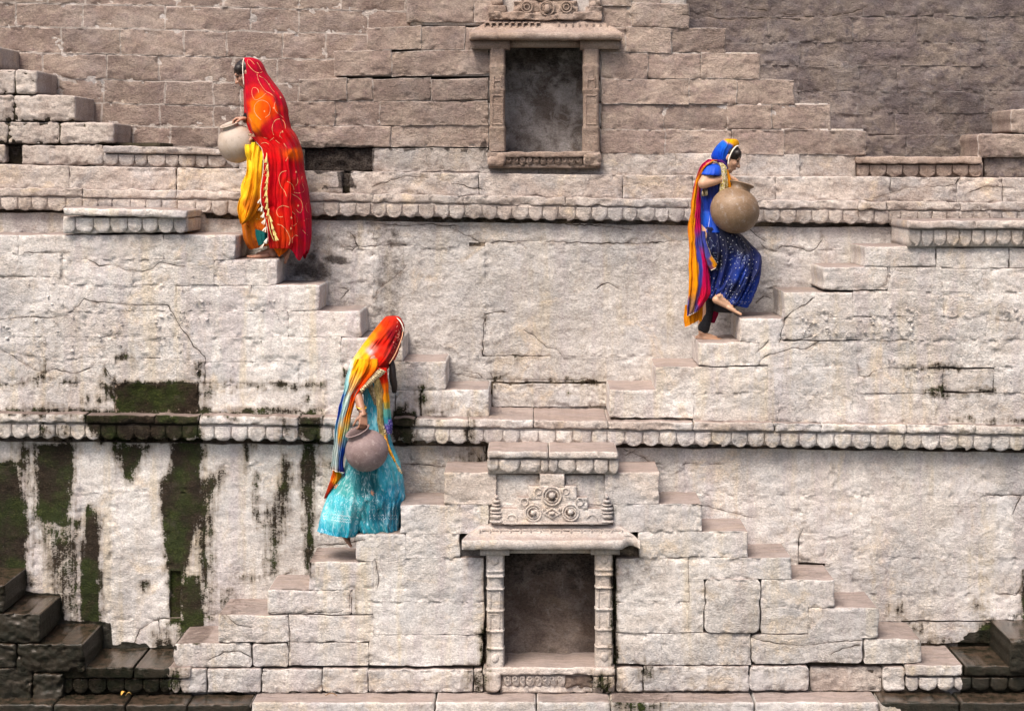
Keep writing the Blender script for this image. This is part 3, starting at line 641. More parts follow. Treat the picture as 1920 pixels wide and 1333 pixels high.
def canopy(parent, x0, x1, x0b, x1b, yt, ym, yb, dt, d, dback, mat, notch=None):
    """sloping stone eave: top edge x0..x1 at yt, sloping down to ym, then a straight lip to yb"""
    k = lambda dd: dd / F
    nx = 70; V = []; Fc = []
    prof = [(0, yt, dback), (0, yt, dt), (.25, yt + (ym - yt) * .25, dt + (d - dt) * .2), (.55, yt + (ym - yt) * .55, dt + (d - dt) * .48), (.8, yt + (ym - yt) * .8, dt + (d - dt) * .76), (.97, ym - .6, d + .01), (1, ym, d), (1, ym + 1.5, d - .012), (1, (ym + yb) / 2, d - .014), (1, yb - 1.5, d - .01), (1, yb, d), (1, yb + .5, d + .03), (1, yb, dback)]
    for (t, y, dd) in prof:
        xa = x0 + (x0b - x0) * t; xb = x1 + (x1b - x1) * t
        for i in range(nx):
            x = xa + (xb - xa) * i / (nx - 1)
            j = (float(fbm(x / 14, y / 9, 15, 3)) - .5) * .02 if dd < dback else 0
            yj = (float(vn(x / 12, y / 6, 25)) - .5) * 2.0
            y2 = y + yj
            if notch and x > notch[0] and y >= ym - 1:
                f = (x - notch[0]) / (xb - notch[0]); y2 -= 5 * math.sin(f * 3.1); j += .05 * math.sin(f * 3.1)
            V.append(((x - CX) * k(d), dd - 16 + j, ZC - (y2 - CY) * k(d)))
    n = len(prof)
    for a in range(n - 1):
        for i in range(nx - 1):
            q = a * nx + i; Fc.append((q, q + nx, q + nx + 1, q + 1))
    Fc.append([a * nx for a in range(n)][::-1]); Fc.append([a * nx + nx - 1 for a in range(n)])
    V = np.array(V); px = V[:, 0] / k(d) + CX; py = CY - (V[:, 2] - ZC) / k(d)
    mo, we, st = masks(px, py); z = 0 * mo
    o = mesh_obj('eave', V, Fc, mat, parent, attrs={'pa': np.stack([mo, we, st * .4, z], -1), 'pb': np.stack([z, z, z + .52, z], -1)})
    o.data.shade_smooth() if False else None
    return o
def relief_bars(parent, L, mat, name):
    """thin raised carving strips: list of (x0,x1,y0,y1,d0,d1)"""
    V = []; Fc = []
    for (x0, x1, y0, y1, d0, d1) in L:
        c = len(V); k = d0 / F; b = .8
        for (dx, dd) in ((b, d0), (0, d0 + .006), (0, d1)):
            for (x, y) in ((x0 + dx, y0 + dx), (x0 + dx, y1 - dx), (x1 - dx, y1 - dx), (x1 - dx, y0 + dx)):
                V.append(((x - CX) * k, dd - 16, ZC - (y - CY) * k))
        Fc.append((c, c + 1, c + 2, c + 3))
        for r_ in (0, 4):
            for i in range(4):
                Fc.append((c + r_ + i, c + r_ + 4 + i, c + r_ + 4 + (i + 1) % 4, c + r_ + (i + 1) % 4))
    V = np.array(V); n = len(V)
    return mesh_obj(name, V, Fc, mat, parent, smooth=False, attrs={'pa': np.zeros((n, 4)), 'pb': np.tile([0, 0, .5, 0], (n, 1))}, stuff=True)
def torus(parent, cx, cy, R, r, d, mat, name, flat=.5, n=26, m=8, arc=(0, 360), sq=1.0):
    V = []; Fc = []; k = d / F; a0, a1 = [math.radians(v) for v in arc]; full = arc[1] - arc[0] >= 360
    for i in range(n if full else n + 1):
        a = a0 + (a1 - a0) * i / n
        for j in range(m):
            b = 2 * math.pi * j / m; rr = R + r * math.cos(b) + (float(vn(i * .9, cx + j, 3)) - .5) * .5
            V.append(((cx + rr * math.cos(a) * sq - CX) * k, d - 16 + .003 - r * k * math.sin(b) * flat * 1.5, ZC - (cy + rr * math.sin(a) - CY) * k))
    N = n if full else n + 1
    for i in range(n):
        for j in range(m):
            p = i * m + j; q = ((i + 1) % N) * m + j; p2 = i * m + (j + 1) % m; q2 = ((i + 1) % N) * m + (j + 1) % m
            Fc.append((p, q, q2, p2))
    V = np.array(V); c = len(V)
    return mesh_obj(name, V, Fc, mat, parent, attrs={'pa': np.zeros((c, 4)), 'pb': np.tile([0, 0, .5, 0], (c, 1))})
def knob(parent, cx, cy, rx, ry, d, mat, name, h=.03):
    bm = bmesh.new(); bmesh.ops.create_uvsphere(bm, u_segments=14, v_segments=8, radius=1)
    k = d / F; V = []
    for v in bm.verts:
        n_ = 1 + (float(vn(v.co.x * 3 + cx, v.co.z * 3 + cy, 4)) - .5) * .3
        V.append(((cx + v.co.x * rx * n_ - CX) * k, d - 16 + v.co.y * h, ZC - (cy - v.co.z * ry * n_ - CY) * k))
    Fc = [[q.index for q in f.verts] for f in bm.faces]; bm.free(); c = len(V)
    return mesh_obj(name, V, Fc, mat, parent, attrs={'pa': np.zeros((c, 4)), 'pb': np.tile([0, 0, .5, 0], (c, 1))})
def inner(parent, x0, x1, y0, y1, d, db, mat, slope=0):
    """niche chamber: back, sides, floor, ceiling as one dressed inner lining with thickness"""
    k = d / F; V = []; Fc = []; PA = []; PB = []
    def grid(fn_, nu, nv):
        c = len(V)
        for j in range(nv + 1):
            for i in range(nu + 1):
                V.append(fn_(i / nu, j / nv))
        for j in range(nv):
            for i in range(nu):
                a = c + j * (nu + 1) + i; Fc.append((a, a + nu + 1, a + nu + 2, a + 1))
    X = lambda x: (x - CX) * k; Z = lambda y: ZC - (y - CY) * k
    nz = lambda a, b: (float(fbm(a * 9, b * 9, 33, 4)) - .5) * .035
    grid(lambda u, v: (X(x0 + (x1 - x0) * u), db - 16 + nz(X(x0 + (x1 - x0) * u), Z(y0 + (y1 - y0) * v)), Z(y0 + (y1 - y0) * v)), 40, 46)
    grid(lambda u, v: (X(x0), d - 16 + (db - d + .02) * u, Z(y0 + (y1 - y0) * v)), 8, 30)
    grid(lambda u, v: (X(x1), db + .02 - 16 + (d - db - .02) * u, Z(y0 + (y1 - y0) * v)), 8, 30)
    grid(lambda u, v: (X(x0 + (x1 - x0) * u), db + .02 - 16 + (d - db - .02) * v, Z(y1)), 30, 8)
    grid(lambda u, v: (X(x0 + (x1 - x0) * u), d - 16 + (db + .02 - d) * v, Z(y0)), 30, 8)
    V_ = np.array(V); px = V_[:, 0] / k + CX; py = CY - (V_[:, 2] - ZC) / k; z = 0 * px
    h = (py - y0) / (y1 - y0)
    st = ss(.62, 0, h + (fbm(px / 22, py / 22, 8, 4) - .5) * .5) * .62 + ss(.5, .62, fbm(px / 18, py / 14, 88, 4)) * .22  # painted recess shade: darker towards the top, plus random blotches
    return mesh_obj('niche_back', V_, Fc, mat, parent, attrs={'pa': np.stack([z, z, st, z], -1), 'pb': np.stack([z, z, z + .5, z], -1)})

# --- lower niche
N = thing('carved_niche', 'lower niche shrine with carved pillars, sloping eave and stepped rosette gable', 'niche', (.15, 0, .3), group='carved wall niches')
inner(N, 938, 1120, 1036, 1250.5, 16.06, 16.42, M_NICHE)
SG = []
for (y0, y1, ro) in [(1036, 1069, 0), (1073, 1079, 0), (1083, 1103, 1), (1105, 1143, .35), (1148, 1181, .2), (1186, 1214, .2), (1218, 1254, 0)]:
    w_f = .98 if ro == 0 else .90 if ro == 1 else .92
    SG += [(y0, w_f, 0, ro), (y1, w_f, 0, ro), (y1 + .7, 1.0, .012, 0), (y1 + 3, 1.0, .012, 0)]
SG = SG[:-2] + [(1255, .9, -.01, 0)]
pillar(N, 911, 946, SG, 15.95, M_CARVE); pillar(N, 1115, 1151, [(a - 3, b, c, e) for a, b, c, e in SG], 15.95, M_CARVE)
relief_bars(N, [(917, 921, 1152, 1178, 15.945, 15.97), (934, 938, 1152, 1178, 15.945, 15.97), (917, 938, 1150, 1153, 15.945, 15.97), (1121, 1125, 1149, 1176, 15.945, 15.97), (1139, 1143, 1149, 1176, 15.945, 15.97),
    (917, 921, 1108, 1140, 15.945, 15.97), (935, 939, 1108, 1140, 15.945, 15.97), (1121, 1124, 1105, 1138, 15.945, 15.97), (1140, 1144, 1105, 1138, 15.945, 15.97)], M_CARVE, 'pillar_moulding')
knob(N, 928, 1234, 7, 9, 15.95, M_CARVE, 'rosette', .014); knob(N, 1133, 1231, 7, 9, 15.95, M_CARVE, 'rosette', .014)
knob(N, 928, 1052, 7, 7, 15.95, M_CARVE, 'rosette', .012); knob(N, 1133, 1050, 7, 7, 15.95, M_CARVE, 'rosette', .012)
canopy(N, 905, 1158, 866, 1200, 987, 1012, 1030, 16.02, 15.86, 16.3, M_CARVE, notch=(1166,))
relief_bars(N, [(x, x + 3.2, 994, 1008, 15.925, 15.97) for x in range(898, 1165, 19)] + [(x + 3, x + 18, 992, 995, 15.945, 15.98) for x in range(900, 1150, 19)], M_CARVE, 'eave_rib')
boxes(N, [(900, 955, 1030, 1041, 15.93, 16.2), (1108, 1162, 1029, 1040, 15.93, 16.2), (955, 1108, 1030, 1037, 16.0, 16.3)], M_CARVE, name='lintel')
# stepped gable
for (a, b, y0, y1, dd) in [(1012, 1058, 889, 914, 15.96), (991, 1082, 911, 936, 15.962), (969, 1102, 933, 956, 15.958), (925, 1142, 954, 983, 15.955)]:
    stone(N, a, b, y0, y1, dd, .13, M_CARVE, name='gable_block', r=1.6, cr=1.5, gap=.1, wob=.6, rough=.006, tone=.52, edge=.1)
for (cx, cy, R_) in [(1035, 930, 17), (1000, 962, 15), (1070, 961, 15)]:
    torus(N, cx, cy, R_, 1.8, 15.95, M_CARVE, 'rosette_ring'); torus(N, cx, cy, R_ * .70, 1.3, 15.952, M_CARVE, 'rosette_ring')
    torus(N, cx, cy, R_ * .42, 2.4, 15.957, M_NICHE, 'hollow_shade', flat=.1, arc=(-30, 210))  # dark crescent painted in for the shaded pierced hollow
    knob(N, cx, cy - 1, R_ * .36, R_ * .36, 15.95, M_CARVE, 'rosette_centre', .028)
torus(N, 1035, 962, 9, 2.2, 15.95, M_CARVE, 'lozenge', n=4, sq=1.7); knob(N, 1035, 962, 6, 3, 15.945, M_CARVE, 'lozenge_centre', .02)
for sx in (1, -1):
    torus(N, 1035 + sx * 75, 974, 9, 1.6, 15.95, M_CARVE, 'scroll', arc=(200, 500)); torus(N, 1035 + sx * 52, 941, 7, 1.3, 15.952, M_CARVE, 'scroll', arc=(150, 470)); torus(N, 1035 + sx * 26, 921, 6, 1.2, 15.955, M_CARVE, 'scroll', arc=(150, 470))
relief_bars(N, [(1017, 1024, 952, 957, 15.945, 15.97), (1046, 1053, 952, 957, 15.945, 15.97), (945, 1130, 979, 983, 15.94, 15.99)], M_CARVE, 'gable_moulding')
for cx, sc in ((931, 1.), (1138, 1.05)):   # little temple turrets beside the gable
    for (y, rx, ry) in [(931, 3.5, 4), (939, 7, 4.2), (946, 9, 2.6), (953, 11.5, 4.5), (960, 13, 2.8), (967, 12, 6), (977, 13.5, 4)]:
        knob(N, cx, y, rx * sc, ry, 15.985, M_CARVE, 'finial', .05)
# carved base
stone(N, 905, 1155, 1250, 1266, 15.93, .52, M_CARVE, name='sill', r=3, cr=4, nb=6, tone=.55)
stone(N, 906, 940, 1256, 1299, 15.925, .3, M_CARVE, name='pedestal', r=6, cr=12, tone=.5)
boxes(N, [(938, 1152, 1264, 1299, 15.99, 16.4)], M_CARVE, name='frieze_bed')
petals(N, spread(944, 1060, 15), 1267, 1286, 15.975, .04, M_CARVE, kinds=(2, 1), bulge=.03)
stone(N, 1058, 1112, 1266, 1292, 15.96, .1, M_NICHE, name='broken_block', r=6, rough=.014, tone=.8)
petals(N, [1113, 1126, 1140, 1153], 1268, 1290, 15.945, .07, M_CARVE, kinds=(2,), bulge=.03)
stone(N, 1110, 1154, 1250, 1268, 15.915, .1, M_CARVE, name='pedestal', r=4, cr=3, tone=.5)
stone(N, 940, 1112, 1285, 1300, 15.975, .1, M_CARVE, name='base_moulding', r=3, tone=.48, rough=.008)
for x in range(951, 1058, 14): torus(N, x, 1272, 3.6, 1.0, 15.945, M_CARVE, 'bead', n=14, m=6)

# ============================================================== BOTTOM CORNERS
T = thing('staircase', 'dark dripping wet staircase in the bottom left corner', 'staircase', (-4.2, 0, .3), group='side staircases of the lowest tier')
dC = 15.9
rects(T, [(-60, 8, 1096, 1150, dict(cr=4)), (-60, 76, 1150, 1206), (-60, 30, 1206, 1252), (30, 158, 1206, 1262, dict(cr=4)), (-60, 60, 1252, 1325), (60, 118, 1262, 1325)], dC, .72, M_LEDGE, r=4, cr=5, nb=6, rough=.02, tone=.3)
boxes(T, [(-60, 72, 1152, 1206, dC + .05, 16.6), (-60, 114, 1210, 1325, dC + .05, 16.6)], M_MORTARD)
T = thing('staircase', 'dark wet staircase foot in the bottom right corner', 'staircase', (3.8, 0, .3), group='side staircases of the lowest tier')
rects(T, [(1894, 1990, 1198, 1262)], dC, .72, M_LEDGE, r=4, cr=5, nb=6, rough=.01, tone=.35)

# ============================================================== CORNICE L1
def yL1(x): return np.interp(x, [-60, 0, 640, 1000, 1500, 1920, 1990], [774, 775, 782, 787, 793, 799, 800])
TC = thing('carved_cornice', 'longest petal cornice crossing the whole picture at mid height, mossy at left', 'cornice', (0, .45, 2.2), group='carved petal cornices')
xs = [-60, 84, 160, 290, 372, 560, 604, 735, 778, 878, 1000, 1140, 1300, 1452, 1540, 1700, 1830, 1990]
for a, b in zip(xs[:-1], xs[1:]):
    stone(TC, a, b, yL1, (lambda x: yL1(x) + 17), dL1, .86, M_LEDGE if (160 <= a < 372 or 880 < a < 1450) else M_PALE, name='slab', r=3.2, cr=3, gap=.6, nb=6, rough=.008, wob=1.8, tone=.5)
boxes(TC, [(-60, 1990, lambda x: yL1(x) + 16, lambda x: yL1(x) + 42, dL1 + .045, dW1 + .04)], M_PALE, name='frieze_bed')
px_ = spread(-60, 160, 29, .08) + spread(160, 372, 30, .08)[1:] + spread(372, 877, 31, .08)[1:] + spread(877, 1990, 32.5, .1)[1:]
petals(TC, px_, lambda x: yL1(x) + 20, lambda x: yL1(x) + 47, dL1 + .038, .03, M_PALE, kinds=(0, 0, 0, 2, 3, 1), tone=.52, bulge=.024)

# ============================================================== MIDDLE BACK WALL
T = thing('stone_wall', 'middle back wall of cracked limewashed slabs between the two middle staircases', 'wall', (0, 1.4, 2.8))
boxes(T, [(-60, 1990, 430, 800, dW2 + .02, dW2 + .2), (-60, 1990, 385, 430, dW2 + .06, dW2 + .3)], M_MORTARD, res=10)
def w2(x): return np.interp(x, [0, 384, 386, 600, 1000, 1500, 1655, 1920], [398, 400, 408, 411, 417, 424, 425, 424]) + 3 * fbm(np.asarray(x) / 40, 0 * np.asarray(x), 7, 3)
W2L = [(-60, 115, w2, 440), (115, 460, w2, 440), (460, 580, w2, 470), (460, 700, 470, 530, dict(rough=.009)), (580, 700, w2, 470, dict(rough=.009)), (700, 880, w2, 462), (880, 1130, w2, 455), (1130, 1300, w2, 457), (1300, 1540, w2, 470), (1540, 1700, w2, 470),
   (1700, 1990, w2, 470), (700, 910, 462, 668), (910, 1300, 455, 668, dict(rough=.006)), (1300, 1480, 470, 540), (1480, 1620, 470, 540), (1300, 1480, 540, 600), (1200, 1400, 600, 740), (600, 700, 530, 620), (700, 920, 668, 740, dict(rough=.008)), (920, 1200, 668, 716), (922, 1140, 718, 764, dict(gap=1.6, r=4, cr=4, rough=.008)), (700, 922, 740, 770), (1138, 1300, 716, 764)]
for q in W2L:
    o = q[4] if len(q) > 4 else {}
    kk = dict(r=1.8, gap=.05, cr=.6, rough=.007, edge=.2, wob=.8, nb=1, tone=.53, res=3.0, plaster=random.uniform(-.3, .15)); kk.update(o); kk['tone'] -= .05
    stone(T, q[0], q[1], q[2], q[3], dW2, .15, M_GREY if q[0] > 650 else M_PALE, **kk)

# ============================================================== MIDDLE LEFT STAIRCASE
TB = thing('staircase', 'middle left staircase of rough limewashed blocks descending to the right', 'staircase', (-2.5, .65, 2.3), group='middle tier staircases')
BL = [(-60, 34, 441, 476), (34, 307, 440, 487), (307, 442, 440, 487, dict(cr=5)),
      (-60, 115, 476, 520), (115, 250, 487, 535), (250, 400, 487, 535), (400, 520, 486, 535, dict(cr=5)),
      (-60, 120, 520, 584), (120, 330, 535, 584), (330, 470, 535, 584), (470, 600, 534, 584, dict(cr=5)),
      (-60, 160, 584, 632), (160, 345, 584, 632), (345, 540, 584, 632), (540, 677, 583, 632, dict(cr=5)),
      (-60, 84, 632, 668), (84, 300, 632, 672), (300, 480, 632, 679), (480, 640, 632, 679), (640, 757, 632, 679, dict(cr=5)),
      (-60, 84, 668, 719), (84, 215, 672, 719), (215, 372, 672, 719), (372, 560, 679, 719), (560, 660, 679, 731), (660, 836, 678, 731, dict(cr=5)),
      (-60, 60, 719, 778), (60, 213, 719, 778), (213, 373, 719, 778, dict(mat=M_BROWN, rough=.008, gap=.8)), (373, 608, 719, 780), (608, 740, 731, 782), (740, 789, 731, 783, dict(gap=1.2, cr=5)), (789, 918, 730, 783, dict(cr=6, gap=1.2))]
for q in BL:
    o = dict(q[4]) if len(q) > 4 else {}; mt = o.pop('mat', M_PALE if q[0] < 300 else M_WHITE if q[3] > 560 else M_PALE)
    kk = dict(r=3.0, gap=.1, cr=1.2, rough=.006, edge=.2, wob=1.1, nb=6, tone=.56, plaster=random.uniform(-.25, .35), nos=noses(q, BL)); kk.update(o)
    if o.get('gap', 0) > 1: kk['plaster'] = .9
    kk['gap'] = min(kk['gap'], .6)
    stone(TB, q[0], q[1], q[2], q[3], dF2, .7, mt, **kk)
stair_bed(TB, [(34, 440, 444, 484), (-57, 518, 490, 532), (-57, 598, 538, 582), (-57, 675, 587, 630), (-57, 755, 636, 677), (-57, 834, 682, 729), (-57, 916, 734, 785)], dF2 + .01, dW2, M_MORTARD)
TC = thing('carved_landing', 'short projecting petal landing left of the woman in red', 'landing', (-3.2, .6, 3.8))
stone(TC, 117, 352, lin([(117, 389), (352, 393)]), lin([(117, 405), (352, 410)]), 16.5, .8, M_PALE, name='slab', r=4, cr=5, nb=4, tone=.48)
stone(TC, 117, 352, lin([(117, 405), (352, 410)]), lin([(117, 440), (352, 436)]), 16.6, .7, M_PALE, name='frieze_block', r=3, cr=2, nb=3, tone=.46)
petals(TC, [119, 142, 176, 207, 240, 267, 297, 326, 351], 409, lin([(117, 437), (352, 438)]), 16.575, .06, M_PALE, kinds=(0, 1, 2), tone=.5, bulge=.03)

# ============================================================== MIDDLE RIGHT STAIRCASE
TB = thing('staircase', 'middle right staircase of cracked plastered blocks descending to the left', 'staircase', (2.5, .65, 2.3), group='middle tier staircases')
BR = [(1621, 1756, 462, 502, dict(gap=1.1)), (1756, 1893, 464, 504, dict(gap=1.1)), (1893, 1990, 464, 505, dict(gap=1.1)),
      (1543, 1664, 501, 544, dict(cr=5)), (1664, 1766, 502, 546), (1766, 1990, 504, 548),
      (1469, 1600, 548, 596), (1600, 1770, 546, 594), (1770, 1990, 548, 594),
      (1388, 1470, 597, 642), (1470, 1640, 596, 638), (1640, 1850, 594, 638), (1850, 1990, 594, 638),
      (1310, 1425, 642, 686), (1425, 1608, 640, 686), (1608, 1740, 638, 690), (1740, 1866, 638, 688), (1866, 1990, 638, 688),
      (1229, 1440, 688, 737), (1440, 1608, 686, 740), (1608, 1768, 690, 737), (1768, 1864, 690, 735, dict(gap=1.2, cr=4)), (1864, 1990, 688, 738),
      (1143, 1300, 731, 784), (1300, 1460, 737, 790), (1460, 1600, 740, 792), (1600, 1755, 738, 794), (1755, 1866, 737, 796), (1866, 1990, 738, 797)]
for q in BR:
    o = dict(q[4]) if len(q) > 4 else {}
    kk = dict(r=3.0, gap=.1, cr=1.2, rough=.006, edge=.2, wob=1.1, nb=6, tone=.54, plaster=random.uniform(-.25, .35), nos=noses(q, BR)); kk.update(o)
    if o.get('gap', 0) > 1: kk['plaster'] = .9
    kk['gap'] = min(kk['gap'], .6)
    stone(TB, q[0], q[1], q[2], q[3], dF2 - .06, .76, M_PALE, **kk)
stair_bed(TB, [(1621, 1990, 466, 500), (1543, 1990, 505, 544), (1469, 1990, 552, 594), (1388, 1990, 600, 640), (1310, 1990, 646, 684), (1229, 1990, 692, 735), (1143, 1990, 736, 794)], dF2 - .05, dW2, M_MORTARD)
TC = thing('carved_landing', 'projecting petal landing at the right edge above the middle right staircase', 'landing', (3.5, .6, 3.8))
stone(TC, 1701, 1830, 413, 430, 16.46, .84, M_LEDGE, name='slab', r=3, cr=3, nb=4, tone=.52)
stone(TC, 1830, 1990, 413, 430, 16.46, .84, M_LEDGE, name='slab', r=3, cr=3, nb=4, tone=.45)
boxes(TC, [(1702, 1990, 428, 463, 16.53, 17.3)], M_CARVE, name='frieze_bed')
petals(TC, spread(1703, 1990, 23.5, .08), 432, 462, 16.52, .04, M_CARVE, kinds=(0, 2, 3, 2), bulge=.028)

# ============================================================== CORNICE L2 and the step on it
def yL2(x): return np.interp(x, [-60, 0, 385, 640, 1000, 1500, 1650, 1990], [350, 351, 358, 362, 369, 376, 377, 380])
def pL2(x): return np.interp(x, [-60, 0, 384, 386, 578, 640, 1000, 1500, 1655, 1665, 1990], [393, 394, 399, 404, 407, 406, 413, 419, 420, 420, 418])
TC = thing('carved_cornice', 'upper petal cornice running behind the women at the level of the upper landing', 'cornice', (0, 1.2, 3.9), group='carved petal cornices')
xs = [-60, 155, 330, 460, 578, 700, 870, 1060, 1290, 1420, 1610, 1664, 1800, 1990]
for a, b in zip(xs[:-1], xs[1:]):
    stone(TC, a, b, yL2, (lambda x: yL2(x) + 16), dL2 - (.0 if a != 1610 else .02), .5, M_LEDGE, name='slab', r=3.0, cr=1.5, gap=.2, nb=3, rough=.008, wob=2.2, tone=.5)
boxes(TC, [(-60, 1990, lambda x: yL2(x) + 15, lambda x: yL2(x) + 41, dL2 + .03, dW2 + .04)], M_LEDGE, name='frieze_bed')
petals(TC, spread(-60, 578, 30, .1) + spread(578, 1610, 29.5, .1)[1:] + spread(1610, 1990, 27, .1)[1:], lambda x: yL2(x) + 19, lambda x: pL2(x) + .5, dL2 + .024, .03, M_LEDGE, kinds=(0, 0, 1, 2, 3), tone=.55, bulge=.022)
TS = thing('stone_step', 'long weathered step of flaking slabs on top of the upper cornice', 'step', (0, 1.3, 4.1))
def yB(x): return np.interp(x, [-60, 0, 640, 1000, 1300, 1990], [306, 308, 321, 326, 329, 334])
xs = [-60, 130, 330, 478, 655, 898, 1168, 1300, 1455, 1670, 1795, 1880, 1990]
for a, b in zip(xs[:-1], xs[1:]):
    if a == 655: a2 = 656
    else: a2 = a
    stone(TS, a2, b if b != 655 else 642, yB, (lambda x: yL2(x) + 2), dBand, .4, M_LEDGE, name='slab', r=2.2, cr=2, gap=.25, nb=3, rough=.009, wob=1.2, tone=.5)
boxes(TS, [(-60, 1990, lambda x: yB(x) + 4, lambda x: yL2(x) + 2, dBand + .05, dF3 + .3)], M_BLACK)

# ============================================================== TOP BACK WALLS
T = thing('stone_wall', 'top left back wall of brown sandstone courses behind the woman in red', 'wall', (-2.5, 2.2, 4.8), group='top back walls')
boxes(T, [(-60, 960, -60, 335, dW3 + .013, dW3 + .3)], M_MORTAR, res=6)
CL = [([-60, 90, 160, 330, 420, 560, 640, 760, 880], -40, 12), ([-60, 30, 155, 310, 470, 560, 690, 860], 12, 56), ([-60, 115, 225, 345, 425, 530, 610, 700], 56, 105), ([-60, 80, 200, 297, 440, 520, 640], 105, 152), ([-60, 110, 193, 310, 400, 450, 560, 640], 152, 196), ([-60, 190, 300, 400, 450, 580], 196, 237), ([-60, 250, 320, 410, 500], 237, 276), ([-60, 180, 300, 450, 560], 276, 312)]
for xs, y0, y1 in CL:
    for a, b in zip(xs[:-1], xs[1:]):
        f0 = lambda x, y=y0: y + (x - 300) * .022; f1 = lambda x, y=y1: y + (x - 300) * .022
        stone(T, a, b, f0, f1, dW3 + random.uniform(-.004, .004), .25, M_BROWN, r=2.2, cr=1, gap=.15, rough=.007, nb=1, edge=1.15, plaster=random.uniform(.1, .6), dark=.25, tone=random.uniform(.43, .57))
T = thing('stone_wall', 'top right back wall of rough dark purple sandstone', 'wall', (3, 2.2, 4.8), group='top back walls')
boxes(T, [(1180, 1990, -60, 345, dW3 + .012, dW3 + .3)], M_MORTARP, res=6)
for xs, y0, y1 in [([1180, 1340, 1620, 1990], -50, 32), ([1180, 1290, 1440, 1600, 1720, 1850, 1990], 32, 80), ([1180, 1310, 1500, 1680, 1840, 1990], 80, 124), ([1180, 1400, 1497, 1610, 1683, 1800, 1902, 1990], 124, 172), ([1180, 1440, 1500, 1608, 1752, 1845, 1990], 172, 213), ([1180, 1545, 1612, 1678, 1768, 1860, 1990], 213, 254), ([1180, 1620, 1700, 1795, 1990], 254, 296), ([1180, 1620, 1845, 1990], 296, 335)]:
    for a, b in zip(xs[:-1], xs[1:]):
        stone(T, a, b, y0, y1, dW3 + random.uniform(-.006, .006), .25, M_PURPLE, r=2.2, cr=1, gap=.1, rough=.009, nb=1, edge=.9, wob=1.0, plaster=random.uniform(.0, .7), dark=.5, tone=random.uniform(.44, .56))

# ============================================================== UPPER CENTRAL DOUBLE STAIRCASE
TU = thing('double_staircase', 'upper brown sandstone double staircase around the top niche', 'staircase', (0, 1.45, 4.3))
R3 = [([763, 888, 925], -10, 43), ([1125, 1183, 1240], -40, 12), ([1125, 1183, 1293], 6, 52), 
      ([688, 790, 872, 920], 50, 94), ([1125, 1172, 1259, 1361], 52, 100),
      ([625, 735, 917], 95, 141), ([1127, 1215, 1315, 1426], 100, 149),
      ([560, 650, 699, 809, 915], 147, 189), ([1127, 1292, 1382, 1490], 149, 196),
      ([500, 628, 712, 915], 190, 236), ([1127, 1245, 1363, 1448, 1558], 196, 244),
      ([430, 545, 732, 915], 236, 277), ([1127, 1248, 1372, 1470, 1625], 244, 290),
      ([697, 800, 915], 279, 322), ([1127, 1268, 1400, 1500, 1606], 288, 334), ([450, 572], 280, 322), ([900, 1010, 1130], 312, 334)]
for xs, y0, y1 in R3:
    for i, (a, b) in enumerate(zip(xs[:-1], xs[1:])):
        if y1 - y0 < 12: continue
        lo = y1 > 240
        sl_ = -.035 if (a < 900 and y0 > 20 and y0 < 180) else (.02 if a > 1100 and y0 < 250 else 0)
        f0 = lambda x, y=y0, s=sl_, m=(a + b) / 2: y + (x - m) * s; f1 = lambda x, y=y1, s=sl_, m=(a + b) / 2: y + (x - m) * s
        stone(TU, a, b, f0, f1, dF3 + random.uniform(-.012, .01), .78, M_BROWN if y0 < 270 else M_LEDGE, r=2.8, cr=1, gap=.12, rough=.007, nb=3, edge=.9, plaster=random.uniform(.1, .75), dark=.55, nos=('R' if (a > 1100 and i == len(xs) - 2 and y0 < 290) else 'L' if (a < 900 and i == 0 and 20 < y0 < 240) else ''), tone=random.uniform(.45, .58) + (.1 if a > 1100 else 0) + (.06 if y0 > 230 and y0 < 270 else 0) - (.12 if y0 > 275 else 0))
stair_bed(TU, [(766, 1290, -40, 48), (690, 1358, 52, 94), (627, 1423, 97, 143), (563, 1487, 150, 190), (503, 1555, 192, 238), (433, 1622, 240, 275), (697, 1604, 280, 336)], dF3 + .0, dW3, M_MORTAR, hole=(940, 1102, 60, 290))
boxes(TU, [(562, 702, lambda x: 279 + 7 * (fbm(x / 9, 0 * x, 4, 3) - .5), 322, dF3 + .04, dW3)], M_BLACK, name='rubble_core', rough=.03, res=4)
N = thing('carved_niche', 'top niche shrine with worn brown pillars and sloping eave', 'niche', (.1, 1.4, 4.4), group='carved wall niches')
inner(N, 940, 1098, 80, 286, 17.52, 17.86, M_NICHEC)
SG = [(88, .95, 0, 0), (120, .95, 0, .4), (124, 1.0, .01, 0), (140, .95, 0, .3), (165, .95, 0, .3), (168, 1, .01, 0), (178, .92, 0, 0), (236, .92, 0, 0), (240, 1.02, .012, 0), (250, 1.0, 0, 0), (284, 1.02, 0, .2)]
pillar(N, 917, 948, SG, 17.36, M_CARVEB); pillar(N, 1092, 1125, SG, 17.36, M_CARVEB)
relief_bars(N, [(x, x + 2.4, 180, 234, 17.352, 17.38) for x in (922, 941, 1098, 1117)] + [(922, 943, 178, 181, 17.352, 17.38), (922, 943, 232, 235, 17.352, 17.38), (1098, 1119, 178, 181, 17.352, 17.38), (1098, 1119, 232, 235, 17.352, 17.38)] +
    [(x, x + 2, 142, 164, 17.352, 17.38) for x in (925, 939, 1101, 1115)] + [(927, 938, 150, 154, 17.352, 17.38), (1103, 1114, 148, 152, 17.352, 17.38)], M_CARVEB, 'pillar_moulding')
canopy(N, 915, 1130, 880, 1166, 37, 61, 74, 17.42, 17.28, 17.7, M_CARVEB)
relief_bars(N, [(x, x + 3, 44, 57, 17.344, 17.38) for x in list(range(908, 1010, 12)) + list(range(1046, 1140, 13))] + [(x, x + 9, 42, 44.5, 17.35, 17.39) for x in range(908, 1010, 12)], M_CARVEB, 'eave_rib')
